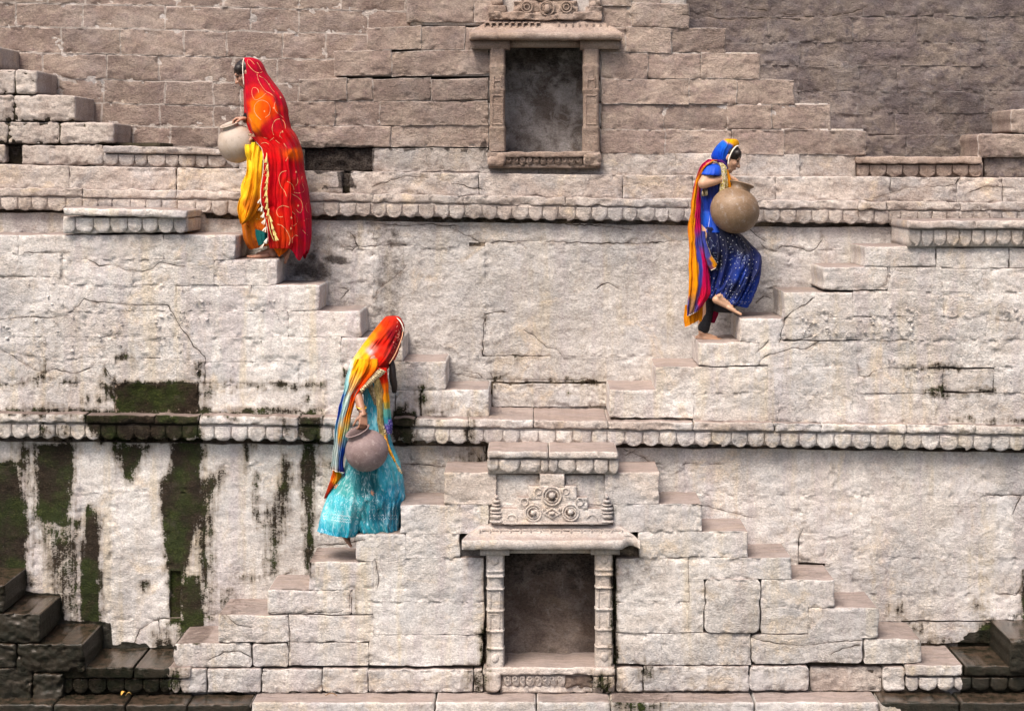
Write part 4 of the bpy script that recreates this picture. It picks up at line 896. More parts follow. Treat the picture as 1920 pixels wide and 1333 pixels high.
boxes(N, [(884, 956, 74, 92, 17.36, 17.6), (1088, 1162, 74, 92, 17.36, 17.6), (956, 1088, 75, 88, 17.42, 17.6)], M_CARVEB, name='lintel')
for (a, b, y0, y1, dd) in [(916, 950, 10, 37, 17.38), (963, 1083, 2, 24, 17.385), (978, 1068, -22, 3, 17.385), (916, 1130, 22, 38, 17.375), (1098, 1130, 12, 37, 17.38), (922, 944, -12, 11, 17.40), (1104, 1126, -12, 13, 17.40)]:
    stone(N, a, b, y0, y1, dd, .12, M_CARVEB, name='gable_block', r=2, cr=2.5, gap=.1, wob=1.2, rough=.014, tone=.6, edge=.2)
for cx, cy, R_ in [(1026, 16, 13), (988, 14, 10), (1062, 14, 10)]:
    torus(N, cx, cy, R_, 1.6, 17.37, M_CARVEB, 'rosette_ring'); torus(N, cx, cy, R_ * .5, 1.4, 17.37, M_CARVEB, 'rosette_ring')
knob(N, 1026, 18, 6, 8, 17.37, M_CARVEB, 'rosette_centre', .03)
stone(N, 912, 1128, 284, 296, 17.3, .3, M_CARVEB, name='sill', r=2.4, cr=3, nb=4, tone=.6)
boxes(N, [(916, 1126, 294, 316, 17.37, 17.6)], M_CARVEB, name='frieze_bed')
petals(N, spread(946, 1092, 13), 297, 310, 17.345, .03, M_CARVEB, kinds=(1, 2), bulge=.022, tone=.6)
for a, b in ((913, 948), (1092, 1129)): stone(N, a, b, 286, 313, 17.285, .2, M_CARVEB, name='pedestal', r=5, cr=7, rough=.012, tone=.62)
stone(N, 920, 1124, 307, 316, 17.35, .2, M_CARVEB, name='base_moulding', r=3, rough=.01, tone=.62)
for x in range(954, 1092, 13): torus(N, x, 300, 3.6, 1.0, 17.32, M_CARVEB, 'bead', n=14, m=6)

# ============================================================== UPPER SIDE STAIRCASES
T = thing('staircase', 'worn sandstone staircase at the upper left edge', 'staircase', (-4.3, 1.4, 4.2), group='upper side staircases')
for (xs, y0, y1) in [([-60, -5], 86, 130), ([-60, 28, 69], 131, 177), ([-60, 26, 142], 178, 228), ([-60, 14, 112, 214], 229, 270), ([-60, 10], 270, 306), ([40, 194], 272, 310)]:
    for a, b in zip(xs[:-1], xs[1:]):
        stone(T, a, b, y0, y1, dF3, .72, M_LEDGE, r=4, cr=6, gap=.45, rough=.012, nb=5, tone=random.uniform(.30, .42))
boxes(T, [(-60, 66, 134, 177, dF3 + .02, dW3), (-60, 138, 181, 228, dF3 + .02, dW3), (-60, 210, 232, 270, dF3 + .02, dW3), (-60, 300, 268, 312, dF3 + .12, dW3)], M_BLACK)
TC = thing('carved_landing', 'shallow worn petal landing behind the water pot of the woman in red', 'landing', (-3.2, 1.4, 4.3))
stone(TC, 192, 452, lin([(192, 272), (452, 279)]), lin([(192, 288), (452, 292)]), 17.40, .7, M_LEDGE, name='slab', r=3, cr=3, nb=3, tone=.47, rough=.009)
boxes(TC, [(192, 452, 286, 314, 17.47, 18.1)], M_LEDGE, name='frieze_bed')
petals(TC, spread(194, 450, 27, .12), lin([(192, 290), (452, 294)]), lin([(192, 312), (452, 316)]), 17.45, .04, M_LEDGE, tone=.47, bulge=.024)
T = thing('staircase', 'sandstone staircase corner at the upper right edge', 'staircase', (4.3, 1.4, 4.2), group='upper side staircases')
for (xs, y0, y1) in [([1896, 1990], 205, 250), ([1834, 1930, 1990], 251, 296), ([1846, 1990], 294, 334)]:
    for a, b in zip(xs[:-1], xs[1:]):
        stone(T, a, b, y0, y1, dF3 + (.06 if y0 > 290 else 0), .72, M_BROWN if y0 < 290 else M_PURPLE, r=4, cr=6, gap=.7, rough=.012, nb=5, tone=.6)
TC = thing('carved_landing', 'carved petal landing between the upper right stairs, right of the woman in blue', 'landing', (3.2, 1.4, 4.3))
stone(TC, 1606, 1844, 293, 308, 17.36, .7, M_CARVEB, name='slab', r=2.6, cr=3, nb=3, tone=.66)
boxes(TC, [(1607, 1843, 306, 333, 17.45, 18.1)], M_CARVEB, name='frieze_bed')
petals(TC, [1608, 1630, 1662, 1692, 1723, 1755, 1785, 1816, 1842], 310, 333, 17.42, .05, M_CARVEB, kinds=(1, 1, 2), tone=.66, bulge=.035)

def flakes(par, areas, d, mat):
    V = []; Fc = []
    for (x0, x1, y0, y1, n, s0, s1) in areas:
        for _ in range(n):
            x = random.uniform(x0, x1); y = random.uniform(y0, y1); s_ = random.uniform(s0, s1); c = len(V); k = d / F
            n_ = random.randint(5, 7); a0 = random.random() * 6; lift = random.uniform(.004, .014); ta = random.random() * 6.28
            V.append(((x - CX) * k, d - 16 - .012 - lift * .5, ZC - (y - CY) * k))
            for i in range(n_):
                a = a0 + i * 6.283 / n_; r_ = s_ * random.uniform(.55, 1.15); dx, dy = math.cos(a) * r_, math.sin(a) * r_ * .8
                V.append(((x + dx - CX) * k, d - 16 - .006 - max(0, (dx * math.cos(ta) + dy * math.sin(ta)) / s_) * lift * 2.2, ZC - (y + dy - CY) * k))
            for i in range(n_): Fc.append((c, c + 1 + (i + 1) % n_, c + 1 + i))
    V = np.array(V); n = len(V)
    o = mesh_obj('peeling_limewash', V, Fc, mat, par, smooth=False, attrs={'pa': np.zeros((n, 4)), 'pb': np.tile([0, 0, .52, 0], (n, 1))}); o['kind'] = 'stuff'
    m = o.modifiers.new('t', 'SOLIDIFY'); m.thickness = .0015
    return o
TBs = [o for o in S.objects if o.name.startswith('staircase') and o.get('group') == 'middle tier staircases']
flakes(TBs[0], [(0, 30, 605, 640, 7, 2, 5), (60, 160, 590, 660, 16, 1.5, 4), (90, 110, 530, 580, 4, 1.5, 4), (180, 240, 590, 660, 12, 1.5, 4.5), (285, 350, 585, 660, 22, 1.5, 5), (360, 400, 560, 600, 9, 1.5, 4), (485, 570, 560, 600, 9, 1.5, 3.5), (0, 660, 490, 700, 60, 1, 2.4)], dF2, M_WHITE)
flakes(TBs[1], [(1500, 1560, 580, 630, 24, 1.5, 5), (1560, 1640, 590, 640, 16, 1.5, 4.5), (1655, 1720, 570, 640, 26, 2, 6), (1865, 1885, 574, 588, 2, 5, 8), (1885, 1925, 580, 600, 10, 2, 5), (1640, 1700, 670, 690, 6, 2, 4), (1690, 1740, 690, 710, 9, 2, 4), (1460, 1900, 550, 760, 60, 1, 2.4)], dF2 - .06, M_PALE)
# ------------------------------------------------------------------ cloth, skin, clay
def cloth_mat(name, rough=.75, weave=900, bump=.35, sheen=.3, crinkle=0, crink_scale=40, metal=0, trans=.0, spec=.3):
    s = NT(name); g = s.n('ShaderNodeNewGeometry'); pos = g.outputs['Position']
    A = s.n('ShaderNodeAttribute', attribute_name='dye'); col = A.outputs['Color']
    n1 = s.noise(pos, 14, 4, .6); n2 = s.noise(s.mapping(pos, (1, 1, .38)), crink_scale, 6, .68, 1.4); n3 = s.noise(pos, weave, 2)
    t = s.math('MULTIPLY_ADD', s.ramp(n1, .3, .7), .2, .74)
    t = s.math('MULTIPLY', t, s.math('MULTIPLY_ADD', n3, .3, .85))
    cc = s.n('ShaderNodeCombineColor'); [s.l(t, cc.inputs[i]) for i in range(3)]
    col = s.mix(1.0, col, cc.outputs[0], 'MULTIPLY')
    if crinkle:  # shimmer painted into the colour: crinkle highs paler, lows darker
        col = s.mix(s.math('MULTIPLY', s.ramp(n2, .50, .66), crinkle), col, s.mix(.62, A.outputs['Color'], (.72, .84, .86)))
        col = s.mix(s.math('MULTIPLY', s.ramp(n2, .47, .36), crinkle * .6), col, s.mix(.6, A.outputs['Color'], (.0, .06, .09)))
    s.l(col, s.b.inputs['Base Color']); s.b.inputs['Roughness'].default_value = rough; s.b.inputs['Metallic'].default_value = metal
    s.b.inputs['Sheen Weight'].default_value = sheen * .12; s.b.inputs['Specular IOR Level'].default_value = spec
    h = s.math('ADD', s.math('MULTIPLY', n2, .8 + crinkle), s.math('MULTIPLY', n3, .15))
    bp = s.n('ShaderNodeBump'); bp.inputs['Strength'].default_value = bump; bp.inputs['Distance'].default_value = .012
    s.l(h, bp.inputs['Height']); s.l(bp.outputs[0], s.b.inputs['Normal'])
    if trans:
        tr = s.n('ShaderNodeBsdfTranslucent'); s.l(col, tr.inputs[0]); mx = s.n('ShaderNodeMixShader'); mx.inputs[0].default_value = trans
        s.l(s.b.outputs[0], mx.inputs[1]); s.l(tr.outputs[0], mx.inputs[2]); s.l(mx.outputs[0], s.out.inputs[0])
    return s.m
def flat_mat(name, col, rough=.6, metal=0, var=.2, scale=60, bump=.2, col2=None, spec=.4):
    s = NT(name); pos = s.n('ShaderNodeNewGeometry').outputs['Position']; n = s.noise(pos, scale, 4, .65)
    c = s.mix(s.ramp(n, .35, .65), tuple(v * (1 - var) for v in col), col2 or tuple(min(1, v * (1 + var)) for v in col))
    s.l(c, s.b.inputs['Base Color']); s.b.inputs['Roughness'].default_value = rough; s.b.inputs['Metallic'].default_value = metal; s.b.inputs['Specular IOR Level'].default_value = spec
    bp = s.n('ShaderNodeBump'); bp.inputs['Strength'].default_value = bump; bp.inputs['Distance'].default_value = .004; s.l(n, bp.inputs['Height']); s.l(bp.outputs[0], s.b.inputs['Normal'])
    return s.m
C_VEIL = cloth_mat('fine veil cloth', rough=.85, bump=.5, crink_scale=20, trans=.22, sheen=.4, spec=.12)
C_COTTON = cloth_mat('printed cotton', rough=.75, bump=.5, crink_scale=26, spec=.2)
C_SATIN = cloth_mat('crinkled brocade satin', rough=.42, bump=.55, crinkle=.8, crink_scale=38, spec=.4)
C_SKIRT3 = cloth_mat('blue satin cotton', rough=.5, bump=.6, crink_scale=24, spec=.35)
M_GOLD = flat_mat('gold thread', (.62, .47, .20), rough=.35, metal=.35, var=.35, col2=(.80, .72, .50), scale=130)
M_GOLDF = flat_mat('silver gold fringe', (.30, .18, .06), rough=.3, metal=.5, var=.5, col2=(.80, .68, .45), scale=90, bump=.6)
M_CREAM = flat_mat('cream piping', (.80, .72, .60), rough=.6)
M_SCROLL = flat_mat('embroidery thread', (.72, .34, .16), rough=.5, var=.15)
M_TASSEL = flat_mat('yellow tassel thread', (.80, .58, .12), rough=.5, var=.3, col2=(.86, .74, .32), scale=120)
M_HAIR = flat_mat('black hair', (.018, .012, .010), rough=.42, var=.5, scale=200)
M_BLACKCLOTH = flat_mat('black legging cloth', (.012, .012, .016), rough=.7, var=.4)
M_TEAL = flat_mat('teal petticoat', (.005, .13, .12), rough=.7, var=.2)
M_WHITEBIT = flat_mat('white motif', (.78, .78, .82), rough=.5, var=.1)
def skin_mat(name, c):
    s = NT(name); pos = s.n('ShaderNodeNewGeometry').outputs['Position']; n = s.noise(pos, 25, 4)
    s.l(s.mix(s.ramp(n, .3, .7), tuple(v * .88 for v in c), c), s.b.inputs['Base Color']); s.b.inputs['Roughness'].default_value = .5
    s.b.inputs['Subsurface Weight'].default_value = .12; s.b.inputs['Subsurface Radius'].default_value = (.01, .004, .002)
    return s.m
SK1 = skin_mat('warm brown skin', (.46, .24, .16)); SK2 = skin_mat('deep brown skin', (.36, .18, .11)); SK3 = skin_mat('light brown skin', (.55, .32, .20))

class Fig:
    """one person: body joined to a single continuous skin"""
    def __init__(s, root, d, skin): s.root, s.d, s.skin = root, d, skin; s.V = []; s.Fc = []
    def p(s, x, y, z=0): return Vector((((x - CX) * s.d / F), s.d - 16 + z, ZC - (y - CY) * s.d / F))
    def _add(s, V, Fc):
        c = len(s.V); s.V += V; s.Fc += [tuple(c + i for i in f) for f in Fc]
    def cap(s, a, b, ra, rb, flat=None):
        """tapered capsule between world points"""
        ax = (b - a); L = ax.length; ax = ax.normalized() if L > 1e-6 else Vector((0, 0, 1))
        t = ax.orthogonal().normalized(); u = ax.cross(t); n = 14; V = []; Fc = []
        rings = [(-ra * math.cos(q), ra * math.sin(q)) for q in (.0, .5, 1.0, 1.57)] + [(L + rb * math.sin(q), rb * math.cos(q)) for q in (.0, .5, 1.0, 1.57)]
        for (h, r) in rings:
            for i in range(n):
                an = 2 * math.pi * i / n; V.append(a + ax * h + (t * math.cos(an) + u * math.sin(an)) * max(r, 1e-4))
        for j in range(len(rings) - 1):
            for i in range(n):
                Fc.append((j * n + i, j * n + (i + 1) % n, (j + 1) * n + (i + 1) % n, (j + 1) * n + i))
        Fc.append(tuple(range(n))[::-1]); Fc.append(tuple((len(rings) - 1) * n + i for i in range(n)))
        s._add(V, Fc)
    def chain(s, pts, rs):
        for a, b, ra, rb in zip(pts[:-1], pts[1:], rs[:-1], rs[1:]): s.cap(a, b, ra, rb)
    def ell(s, c, ax, rad):
        bm = bmesh.new(); bmesh.ops.create_uvsphere(bm, u_segments=20, v_segments=12, radius=1)
        V = [c + ax[0] * (v.co.x * rad[0]) + ax[1] * (v.co.y * rad[1]) + ax[2] * (v.co.z * rad[2]) for v in bm.verts]
        s._add(V, [tuple(q.index for q in f.verts) for f in bm.faces]); bm.free()
    def head(s, c, sgn, tilt, smile=0):
        """sgn +1 faces right, tilt downwards in radians"""
        f = Vector((sgn * math.cos(tilt), -.10, -math.sin(tilt))).normalized(); u = Vector((sgn * math.sin(tilt), 0, math.cos(tilt)))
        r = f.cross(u).normalized(); u = r.cross(f).normalized(); s.hf, s.hu, s.hr, s.hc = f, u, r, c
        P = lambda a, b, e=0: c + f * a + u * b + r * e
        s.ell(P(-.005, .022), (f, r, u), (.093, .074, .082)); s.ell(P(.036, -.035), (f, r, u), (.055, .060, .080)); s.cap(P(.052, -.085, .012), P(.052, -.085, -.012), .034, .034)
        s.cap(P(.068, -.098, 0), P(.070, -.100, 0), .021, .019)
        s.cap(P(.088, .004), P(.112, -.031), .008, .0125); s.cap(P(.100, -.034, .011), P(.100, -.034, -.011), .009, .009)
        s.cap(P(.074, .022, .03), P(.074, .022, -.03), .017, .017)
        s.cap(P(.090, -.057, .013), P(.090, -.057, -.013), .009, .009); s.cap(P(.086, -.071, .010), P(.086, -.071, -.010), .0095, .0095)
        for e in (1, -1):
            s.ell(P(.062, -.030, .036 * e), (f, r, u), (.026, .024, .024)); s.ell(P(-.005, -.012, .074 * e), (f, r, u), (.018, .008, .03))
        return P
    def face_bits(s, P):
        for e in (1, -1):
            s.tube_part('eyebrow', [P(.088, .020, .016 * e), P(.088, .024, .030 * e), P(.074, .019, .048 * e)], .0020, M_HAIR)
            s.ball('eye', P(.0775, .003, .030 * e), .0085, flat_mat('eye', (.05, .03, .025), rough=.2))
            s.tube_part('eyelash', [P(.0905, .004, .018 * e), P(.0895, .009, .030 * e), P(.077, .004, .044 * e)], .0014, M_HAIR)
        s.tube_part('lips', [P(.094, -.0645, .020), P(.1, -.0635, .0), P(.094, -.0645, -.020)], .0035, flat_mat('lips', (.33, .08, .07), rough=.4))
    def ball(s, name, c, r, mat):
        bm = bmesh.new(); bmesh.ops.create_uvsphere(bm, u_segments=12, v_segments=8, radius=r)
        o = mesh_obj(name, [v.co + c for v in bm.verts], [tuple(q.index for q in f.verts) for f in bm.faces], mat, s.root); bm.free(); return o
    def tube_part(s, name, pts, r, mat): return tube(name, pts, r, mat, s.root)
    def hand(s, w, a, n, side, L=.165, curl=(.35, .5, .4), spread_=.10, thumb=.7):
        """w wrist, a axis to the fingers, n palm normal (fingers curl towards it), side = towards the thumb"""
        a = a.normalized(); n = (n - a * n.dot(a)).normalized(); sd = a.cross(n); sd = sd if sd.dot(side) > 0 else -sd
        pl = L * .50
        for k in (-.027, -.009, .009, .027): s.cap(w + a * .008 + sd * k * .75, w + a * pl + sd * k, .0145, .0125)
        for k, (off, ln) in enumerate(((.029, .88), (.010, 1.0), (-.010, .94), (-.028, .74))):
            b = w + a * pl + sd * off; ang = 0; dirv_ = (a + sd * off * spread_ * 10).normalized(); fl = L * .5 * ln
            for i, (seg, rad, rad2) in enumerate(((.44, .0088, .0084), (.32, .0082, .0076), (.26, .0074, .0062))):
                ang += curl[i] * (1 + .08 * k); dd = dirv_ * math.cos(ang) + n * math.sin(ang); e = b + dd * fl * seg
                s.cap(b, e, rad, rad2); b = e
        b = w + a * .022 + sd * .026; d1 = (a * .62 + sd * thumb + n * .35).normalized(); e = b + d1 * L * .24; s.cap(b, e, .0145, .0105)
        d2 = (a * .85 + sd * thumb * .35 + n * .5).normalized(); e2 = e + d2 * L * .2; s.cap(e, e2, .010, .0095); e3 = e2 + (d2 + n * .35).normalized() * L * .14; s.cap(e2, e3, .0092, .0075)
    def foot(s, heel, toe, up, ankle, wside):
        """heel and ball positions on the ground line"""
        ax = (toe - heel); L = ax.length; a = ax.normalized(); sd = a.cross(up).normalized(); sd = sd if sd.dot(wside) > 0 else -sd
        H = lambda t, h, e=0: heel + a * L * t + up * h + sd * e
        s.cap(H(.10, .030), H(.14, .030), .030, .030); s.cap(H(.16, .030), H(.62, .022, .006), .030, .021)
        s.cap(H(.20, .060), H(.62, .032), .030, .018); s.cap(H(.55, .018, -.024), H(.72, .015, -.026), .017, .0145)
        s.cap(H(.30, .028, -.015), H(.60, .018, -.020), .026, .017); s.cap(H(.55, .020, .018), H(.75, .017, .022), .019, .0165)
        s.cap(ankle, H(.20, .062), .034, .032); s.cap(H(.16, .075, .022), H(.17, .073, -.022), .017, .017)
        for k, (off, ln, r) in enumerate(((.027, 1.0, .0125), (.010, .985, .0088), (-.004, .955, .0082), (-.017, .92, .0078), (-.030, .875, .0076))):
            s.cap(H(.70, .015, off * .9), H(ln - .04, .010 + .004 * (k == 0), off * 1.05), r * 1.05, r)
    def build(s, voxel=.0048, name='body'):
        me = bpy.data.meshes.new('tmp'); me.from_pydata([tuple(v) for v in s.V], [], s.Fc); me.update()
        o = bpy.data.objects.new('tmp', me); S.collection.objects.link(o)
        m = o.modifiers.new('r', 'REMESH'); m.mode = 'VOXEL'; m.voxel_size = voxel; m.use_smooth_shade = True
        m2 = o.modifiers.new('s', 'SMOOTH'); m2.factor = .5; m2.iterations = 4
        dg = bpy.context.evaluated_depsgraph_get(); nm = bpy.data.meshes.new_from_object(o.evaluated_get(dg)); nm.name = name
        bpy.data.objects.remove(o)
        nm.materials.clear(); nm.materials.append(s.skin)
        b = bpy.data.objects.new(name, nm); S.collection.objects.link(b); b.parent = s.root; b.matrix_parent_inverse = Matrix.Translation(-Vector(s.root.location))
        s.body = b; return b

def cat(P, t):
    """Catmull-Rom through rows P (array n x m) at parameter t in 0..n-1"""
    n = len(P); i = int(min(max(math.floor(t), 0), n - 2)); f = t - i
    p0, p1, p2, p3 = P[max(i - 1, 0)], P[i], P[i + 1], P[min(i + 2, n - 1)]
    return .5 * ((2 * p1) + (-p0 + p2) * f + (2 * p0 - 5 * p1 + 4 * p2 - p3) * f * f + (-p0 + 3 * p1 - 3 * p2 + p3) * f ** 3)
def tube(name, pts, r, mat, parent, n=7, rfn=None, closed=False):
    pts = [Vector(p) for p in pts]; V = []; Fc = []; m = len(pts)
    if m > 2 and not closed:
        P = np.array([list(p) for p in pts]); k = (m - 1) * 4; pts = [Vector(cat(P, (m - 1) * i / k)) for i in range(k + 1)]; m = len(pts)
    for i, p in enumerate(pts):
        a = (pts[(i + 1) % m] if closed else pts[min(i + 1, m - 1)]) - (pts[i - 1] if closed else pts[max(i - 1, 0)]); a.normalize()
        t = a.cross(Vector((.13, .97, .2))).normalized(); u = a.cross(t)
        rr = r * (rfn(i / (m - 1)) if rfn else 1)
        for j in range(n): V.append(p + (t * math.cos(2 * math.pi * j / n) + u * math.sin(2 * math.pi * j / n)) * rr)
    for i in range(m if closed else m - 1):
        for j in range(n): Fc.append((i * n + j, i * n + (j + 1) % n, ((i + 1) % m) * n + (j + 1) % n, ((i + 1) % m) * n + j))
    if not closed: Fc.append(tuple(range(n))[::-1]); Fc.append(tuple((m - 1) * n + j for j in range(n)))
    return mesh_obj(name, V, Fc, mat, parent)
def dye(pts, px, py, sharp=2.5, asp=1.0):
    P = np.array([(a, b) for a, b, c in pts], float); Cc = np.array([srgb(*c) for a, b, c in pts])
    w = 1.0 / (((px[..., None] - P[:, 0]) ** 2 + ((py[..., None] - P[:, 1]) * asp) ** 2 + 3.0) ** sharp)
    return (w[..., None] * Cc).sum(-2) / w.sum(-1)[..., None]
def foldn(t, y, freq, seed, skew=0.0):
    a = fbm(t * freq + skew * y, y * .0045 * freq / 3 + .9 * (vn(t * .8, y / 60, seed + 3) - .5), seed, 3, .5); b = 1 - np.abs(2 * a - 1) * 1.6; b = np.clip(b, 0, 1); return b ** 1.3 - .5
def stripes(rows):
    """dyed bands running down the cloth. rows: (y, [x of band edges...], [colours, one more than edges])"""
    ys = np.array([r[0] for r in rows], float); E = np.array([r[1] for r in rows], float); Cc = np.array([[srgb(*c) for c in r[2]] for r in rows])
    def f(px, py):
        px = px + (fbm(px / 5, py / 13, 17, 3) - .5) * 3.2; py = py + (fbm(px / 4, py / 9, 27, 3) - .5) * 9
        ed = [np.interp(py, ys, E[:, i]) for i in range(E.shape[1])]
        cs = [np.stack([np.interp(py, ys, Cc[:, i, k]) for k in range(3)], -1) for i in range(Cc.shape[1])]
        out = cs[0]
        for i, e in enumerate(ed):
            w = ss(-1.3, 1.3, px - e)[..., None]; out = out * (1 - w) + cs[i + 1] * w
        return out
    return f
def loft(fig, name, rows, dyef, mat, amp=.02, freq=5, skew=0, seed=1, nrow=80, nth=120, ampf=None, sharp=2.5, hemf=None, parent=None, thick=.003, sq=2.2, asp=1.):
    """garment shell. rows: (y, xleft, xright, depth centre, depth radius[, y shift of the right side])"""
    P = np.array([list(r) + [0] * (6 - len(r)) for r in rows], float); n = len(P)
    T = np.linspace(0, n - 1, nrow); R = np.array([cat(P, t) for t in T]); th = np.linspace(0, 2 * np.pi, nth, endpoint=False)
    TH, RR = np.meshgrid(th, np.arange(nrow)); G = R[RR]
    y, xl, xr, dc, rd, sh = [G[..., i] for i in range(6)]
    c = np.cos(TH); s_ = np.sin(TH)
    e = 2 / sq; cx = np.sign(c) * np.abs(c) ** e; sy = np.sign(s_) * np.abs(s_) ** e
    v = RR / (nrow - 1)
    fo = foldn(TH / (2 * np.pi) * 3 + 5, y, freq, seed, skew) * (amp if ampf is None else amp * ampf(v))
    # seam continuity
    bl = ss(5.9, 6.283, TH); fo = fo * (1 - bl) + bl * fo[:, :1]
    k = fig.d / F; px = (xl + xr) / 2 + (xr - xl) / 2 * cx; py = y + sh * (px - xl) / np.maximum(xr - xl, 1)
    if hemf is not None: py = hemf(px, py, v)
    X = (px - CX) * k + fo * c * .35; Y = fig.d - 16 + dc - (rd + fo) * sy; Z = ZC - (py - CY) * k
    V = np.stack([X, Y, Z], -1).reshape(-1, 3); Fc = []
    for j in range(nrow - 1):
        for i in range(nth):
            a = j * nth + i; b = j * nth + (i + 1) % nth; Fc.append((a, a + nth, b + nth, b))
    col = dyef(px, py) if callable(dyef) else dye(dyef, px, py, sharp, asp)
    D = np.concatenate([col.reshape(-1, 3), np.ones((len(V), 1))], 1)
    o = mesh_obj(name, V, [f[::-1] for f in Fc] if False else Fc, mat, parent or fig.root, attrs={'dye': D})
    if parent: o.matrix_parent_inverse = Matrix.Translation(-Vector(fig.root.location))
    if thick:
        m = o.modifiers.new('thickness', 'SOLIDIFY'); m.thickness = thick; m.offset = -1
    return o
def sheet(fig, name, rows, dyef, mat, amp=.015, freq=3, skew=0, seed=1, nrow=60, nu=40, bulge=.03, sharp=2.5, thick=.003, asp=1., parent=None, edge=None):
    """hanging cloth: rows (y, xleft, xright, depth[, right side y shift[, right side depth shift]])"""
    P = np.array([list(r) + [0] * (6 - len(r)) for r in rows], float); n = len(P)
    R = np.array([cat(P, t) for t in np.linspace(0, n - 1, nrow)]); U, RR = np.meshgrid(np.linspace(0, 1, nu), np.arange(nrow)); G = R[RR]
    y, xl, xr, dp, sh, ds = [G[..., i] for i in range(6)]
    px = xl + (xr - xl) * U; py = y + sh * U
    fo = foldn(U * 2 + 3, y, freq, seed, skew) * amp
    px = px + (fbm(py / 14, U * 2, seed + 9, 2) - .5) * 2.5
    k = fig.d / F; X = (px - CX) * k; Y = fig.d - 16 + dp + ds * U - bulge * np.sin(np.pi * U) + fo; Z = ZC - (py - CY) * k
    V = np.stack([X, Y, Z], -1).reshape(-1, 3); Fc = []
    for j in range(nrow - 1):
        for i in range(nu - 1):
            a = j * nu + i; Fc.append((a, a + nu, a + nu + 1, a + 1))
    col = dyef(px, py) if callable(dyef) else dye(dyef, px, py, sharp, asp)
    D = np.concatenate([col.reshape(-1, 3), np.ones((len(V), 1))], 1)
    o = mesh_obj(name, V, Fc, mat, parent or fig.root, attrs={'dye': D})
    m = o.modifiers.new('thickness', 'SOLIDIFY'); m.thickness = thick; m.offset = 0
    if edge:
        g = V.reshape(nrow, nu, 3)
        for (which, r_, mt, nm) in edge:
            line = {'bottom': g[-1], 'left': g[:, 0], 'right': g[:, -1], 'top': g[0]}[which]
            tube(nm, [Vector(q) + Vector((0, -.002, 0)) for q in line[::3]], r_, mt, fig.root, n=6)
    return o
def surf_bvh(objs):
    dg = bpy.context.evaluated_depsgraph_get(); out = []
    V = []; Fc = []
    for o in objs:
        me = o.data; c = len(V); V += [v.co.copy() for v in me.vertices]; Fc += [tuple(c + i for i in p.vertices) for p in me.polygons]
    return BVHTree.FromPolygons(V, Fc)
def on_surf(bvh, x, y, d, off=.003):
    """point of a garment that lies in direction (x,y) of the survey picture"""
    o = Vector((0, -16, ZC)); t = Vector(((x - CX) / F, 1, -(y - CY) / F)).normalized()
    loc, nor, i, dist = bvh.ray_cast(o, t)
    if loc is None: return None
    return loc - t * off
def stitch(fig, bvh, name, curves, r, mat):
    """raised embroidery cords following the cloth"""
    V = []; Fc = []
    for cv in curves:
        P = np.array(cv, float); m = len(P) - 1
        pts = [on_surf(bvh, *cat(P, m * i / (m * 5)), fig.d) for i in range(m * 5 + 1)]
        pts = [p for p in pts if p is not None]
        if len(pts) < 2: continue
        c = len(V); n = 5
        for i, p in enumerate(pts):
            a = (pts[min(i + 1, len(pts) - 1)] - pts[max(i - 1, 0)]).normalized(); t = a.cross(Vector((0, 1, .01))).normalized(); u = a.cross(t)
            for j in range(n): V.append(p + (t * math.cos(2 * math.pi * j / n) + u * math.sin(2 * math.pi * j / n) * .6) * r)
        for i in range(len(pts) - 1):
            for j in range(n): Fc.append((c + i * n + j, c + i * n + (j + 1) % n, c + (i + 1) * n + (j + 1) % n, c + (i + 1) * n + j))
    o = mesh_obj(name, V, Fc, mat, fig.root); o['kind'] = 'stuff'; return o
def motifs(fig, bvh, name, pts, r, mat, star=5):
    V = []; Fc = []
    for (x, y) in pts:
        p = on_surf(bvh, x, y, fig.d, .003)
        if p is None: continue
        c = len(V); a0 = random.random() * 6; n = star * 2
        V.append(p + Vector((0, -.003, 0)))
        for i in range(n):
            rr = r * (1 if i % 2 == 0 else .45); a = a0 + i * math.pi * 2 / n; V.append(p + Vector((math.cos(a) * rr, 0, math.sin(a) * rr)))
        for i in range(n): Fc.append((c, c + 1 + i, c + 1 + (i + 1) % n))
    o = mesh_obj(name, V, Fc, mat, fig.root, smooth=False); o['kind'] = 'stuff'; return o
def tassels(fig, name, pts, L, r, mat, dirs=None, jit=.3):
    for i, p in enumerate(pts):
        dv = Vector(dirs[i] if dirs else (0, 0, -1)).normalized(); V = []; Fc = []
        for q in range(7):
            a = (dv + Vector((random.uniform(-jit, jit), random.uniform(-jit, jit) * .7, random.uniform(-jit, jit) * .3))).normalized(); t = a.orthogonal().normalized(); u = a.cross(t); c = len(V)
            for h, w in ((0, r * .45), (.5, r * .5), (1, r * .35)):
                for j in range(4): V.append(Vector(p) + a * L * h * random.uniform(.9, 1.05) + (t * math.cos(j * 1.57) + u * math.sin(j * 1.57)) * w)
            for k in range(2):
                for j in range(4): Fc.append((c + k * 4 + j, c + k * 4 + (j + 1) % 4, c + k * 4 + 4 + (j + 1) % 4, c + k * 4 + 4 + j))
        mesh_obj(name, V, Fc, mat, fig.root, smooth=False)
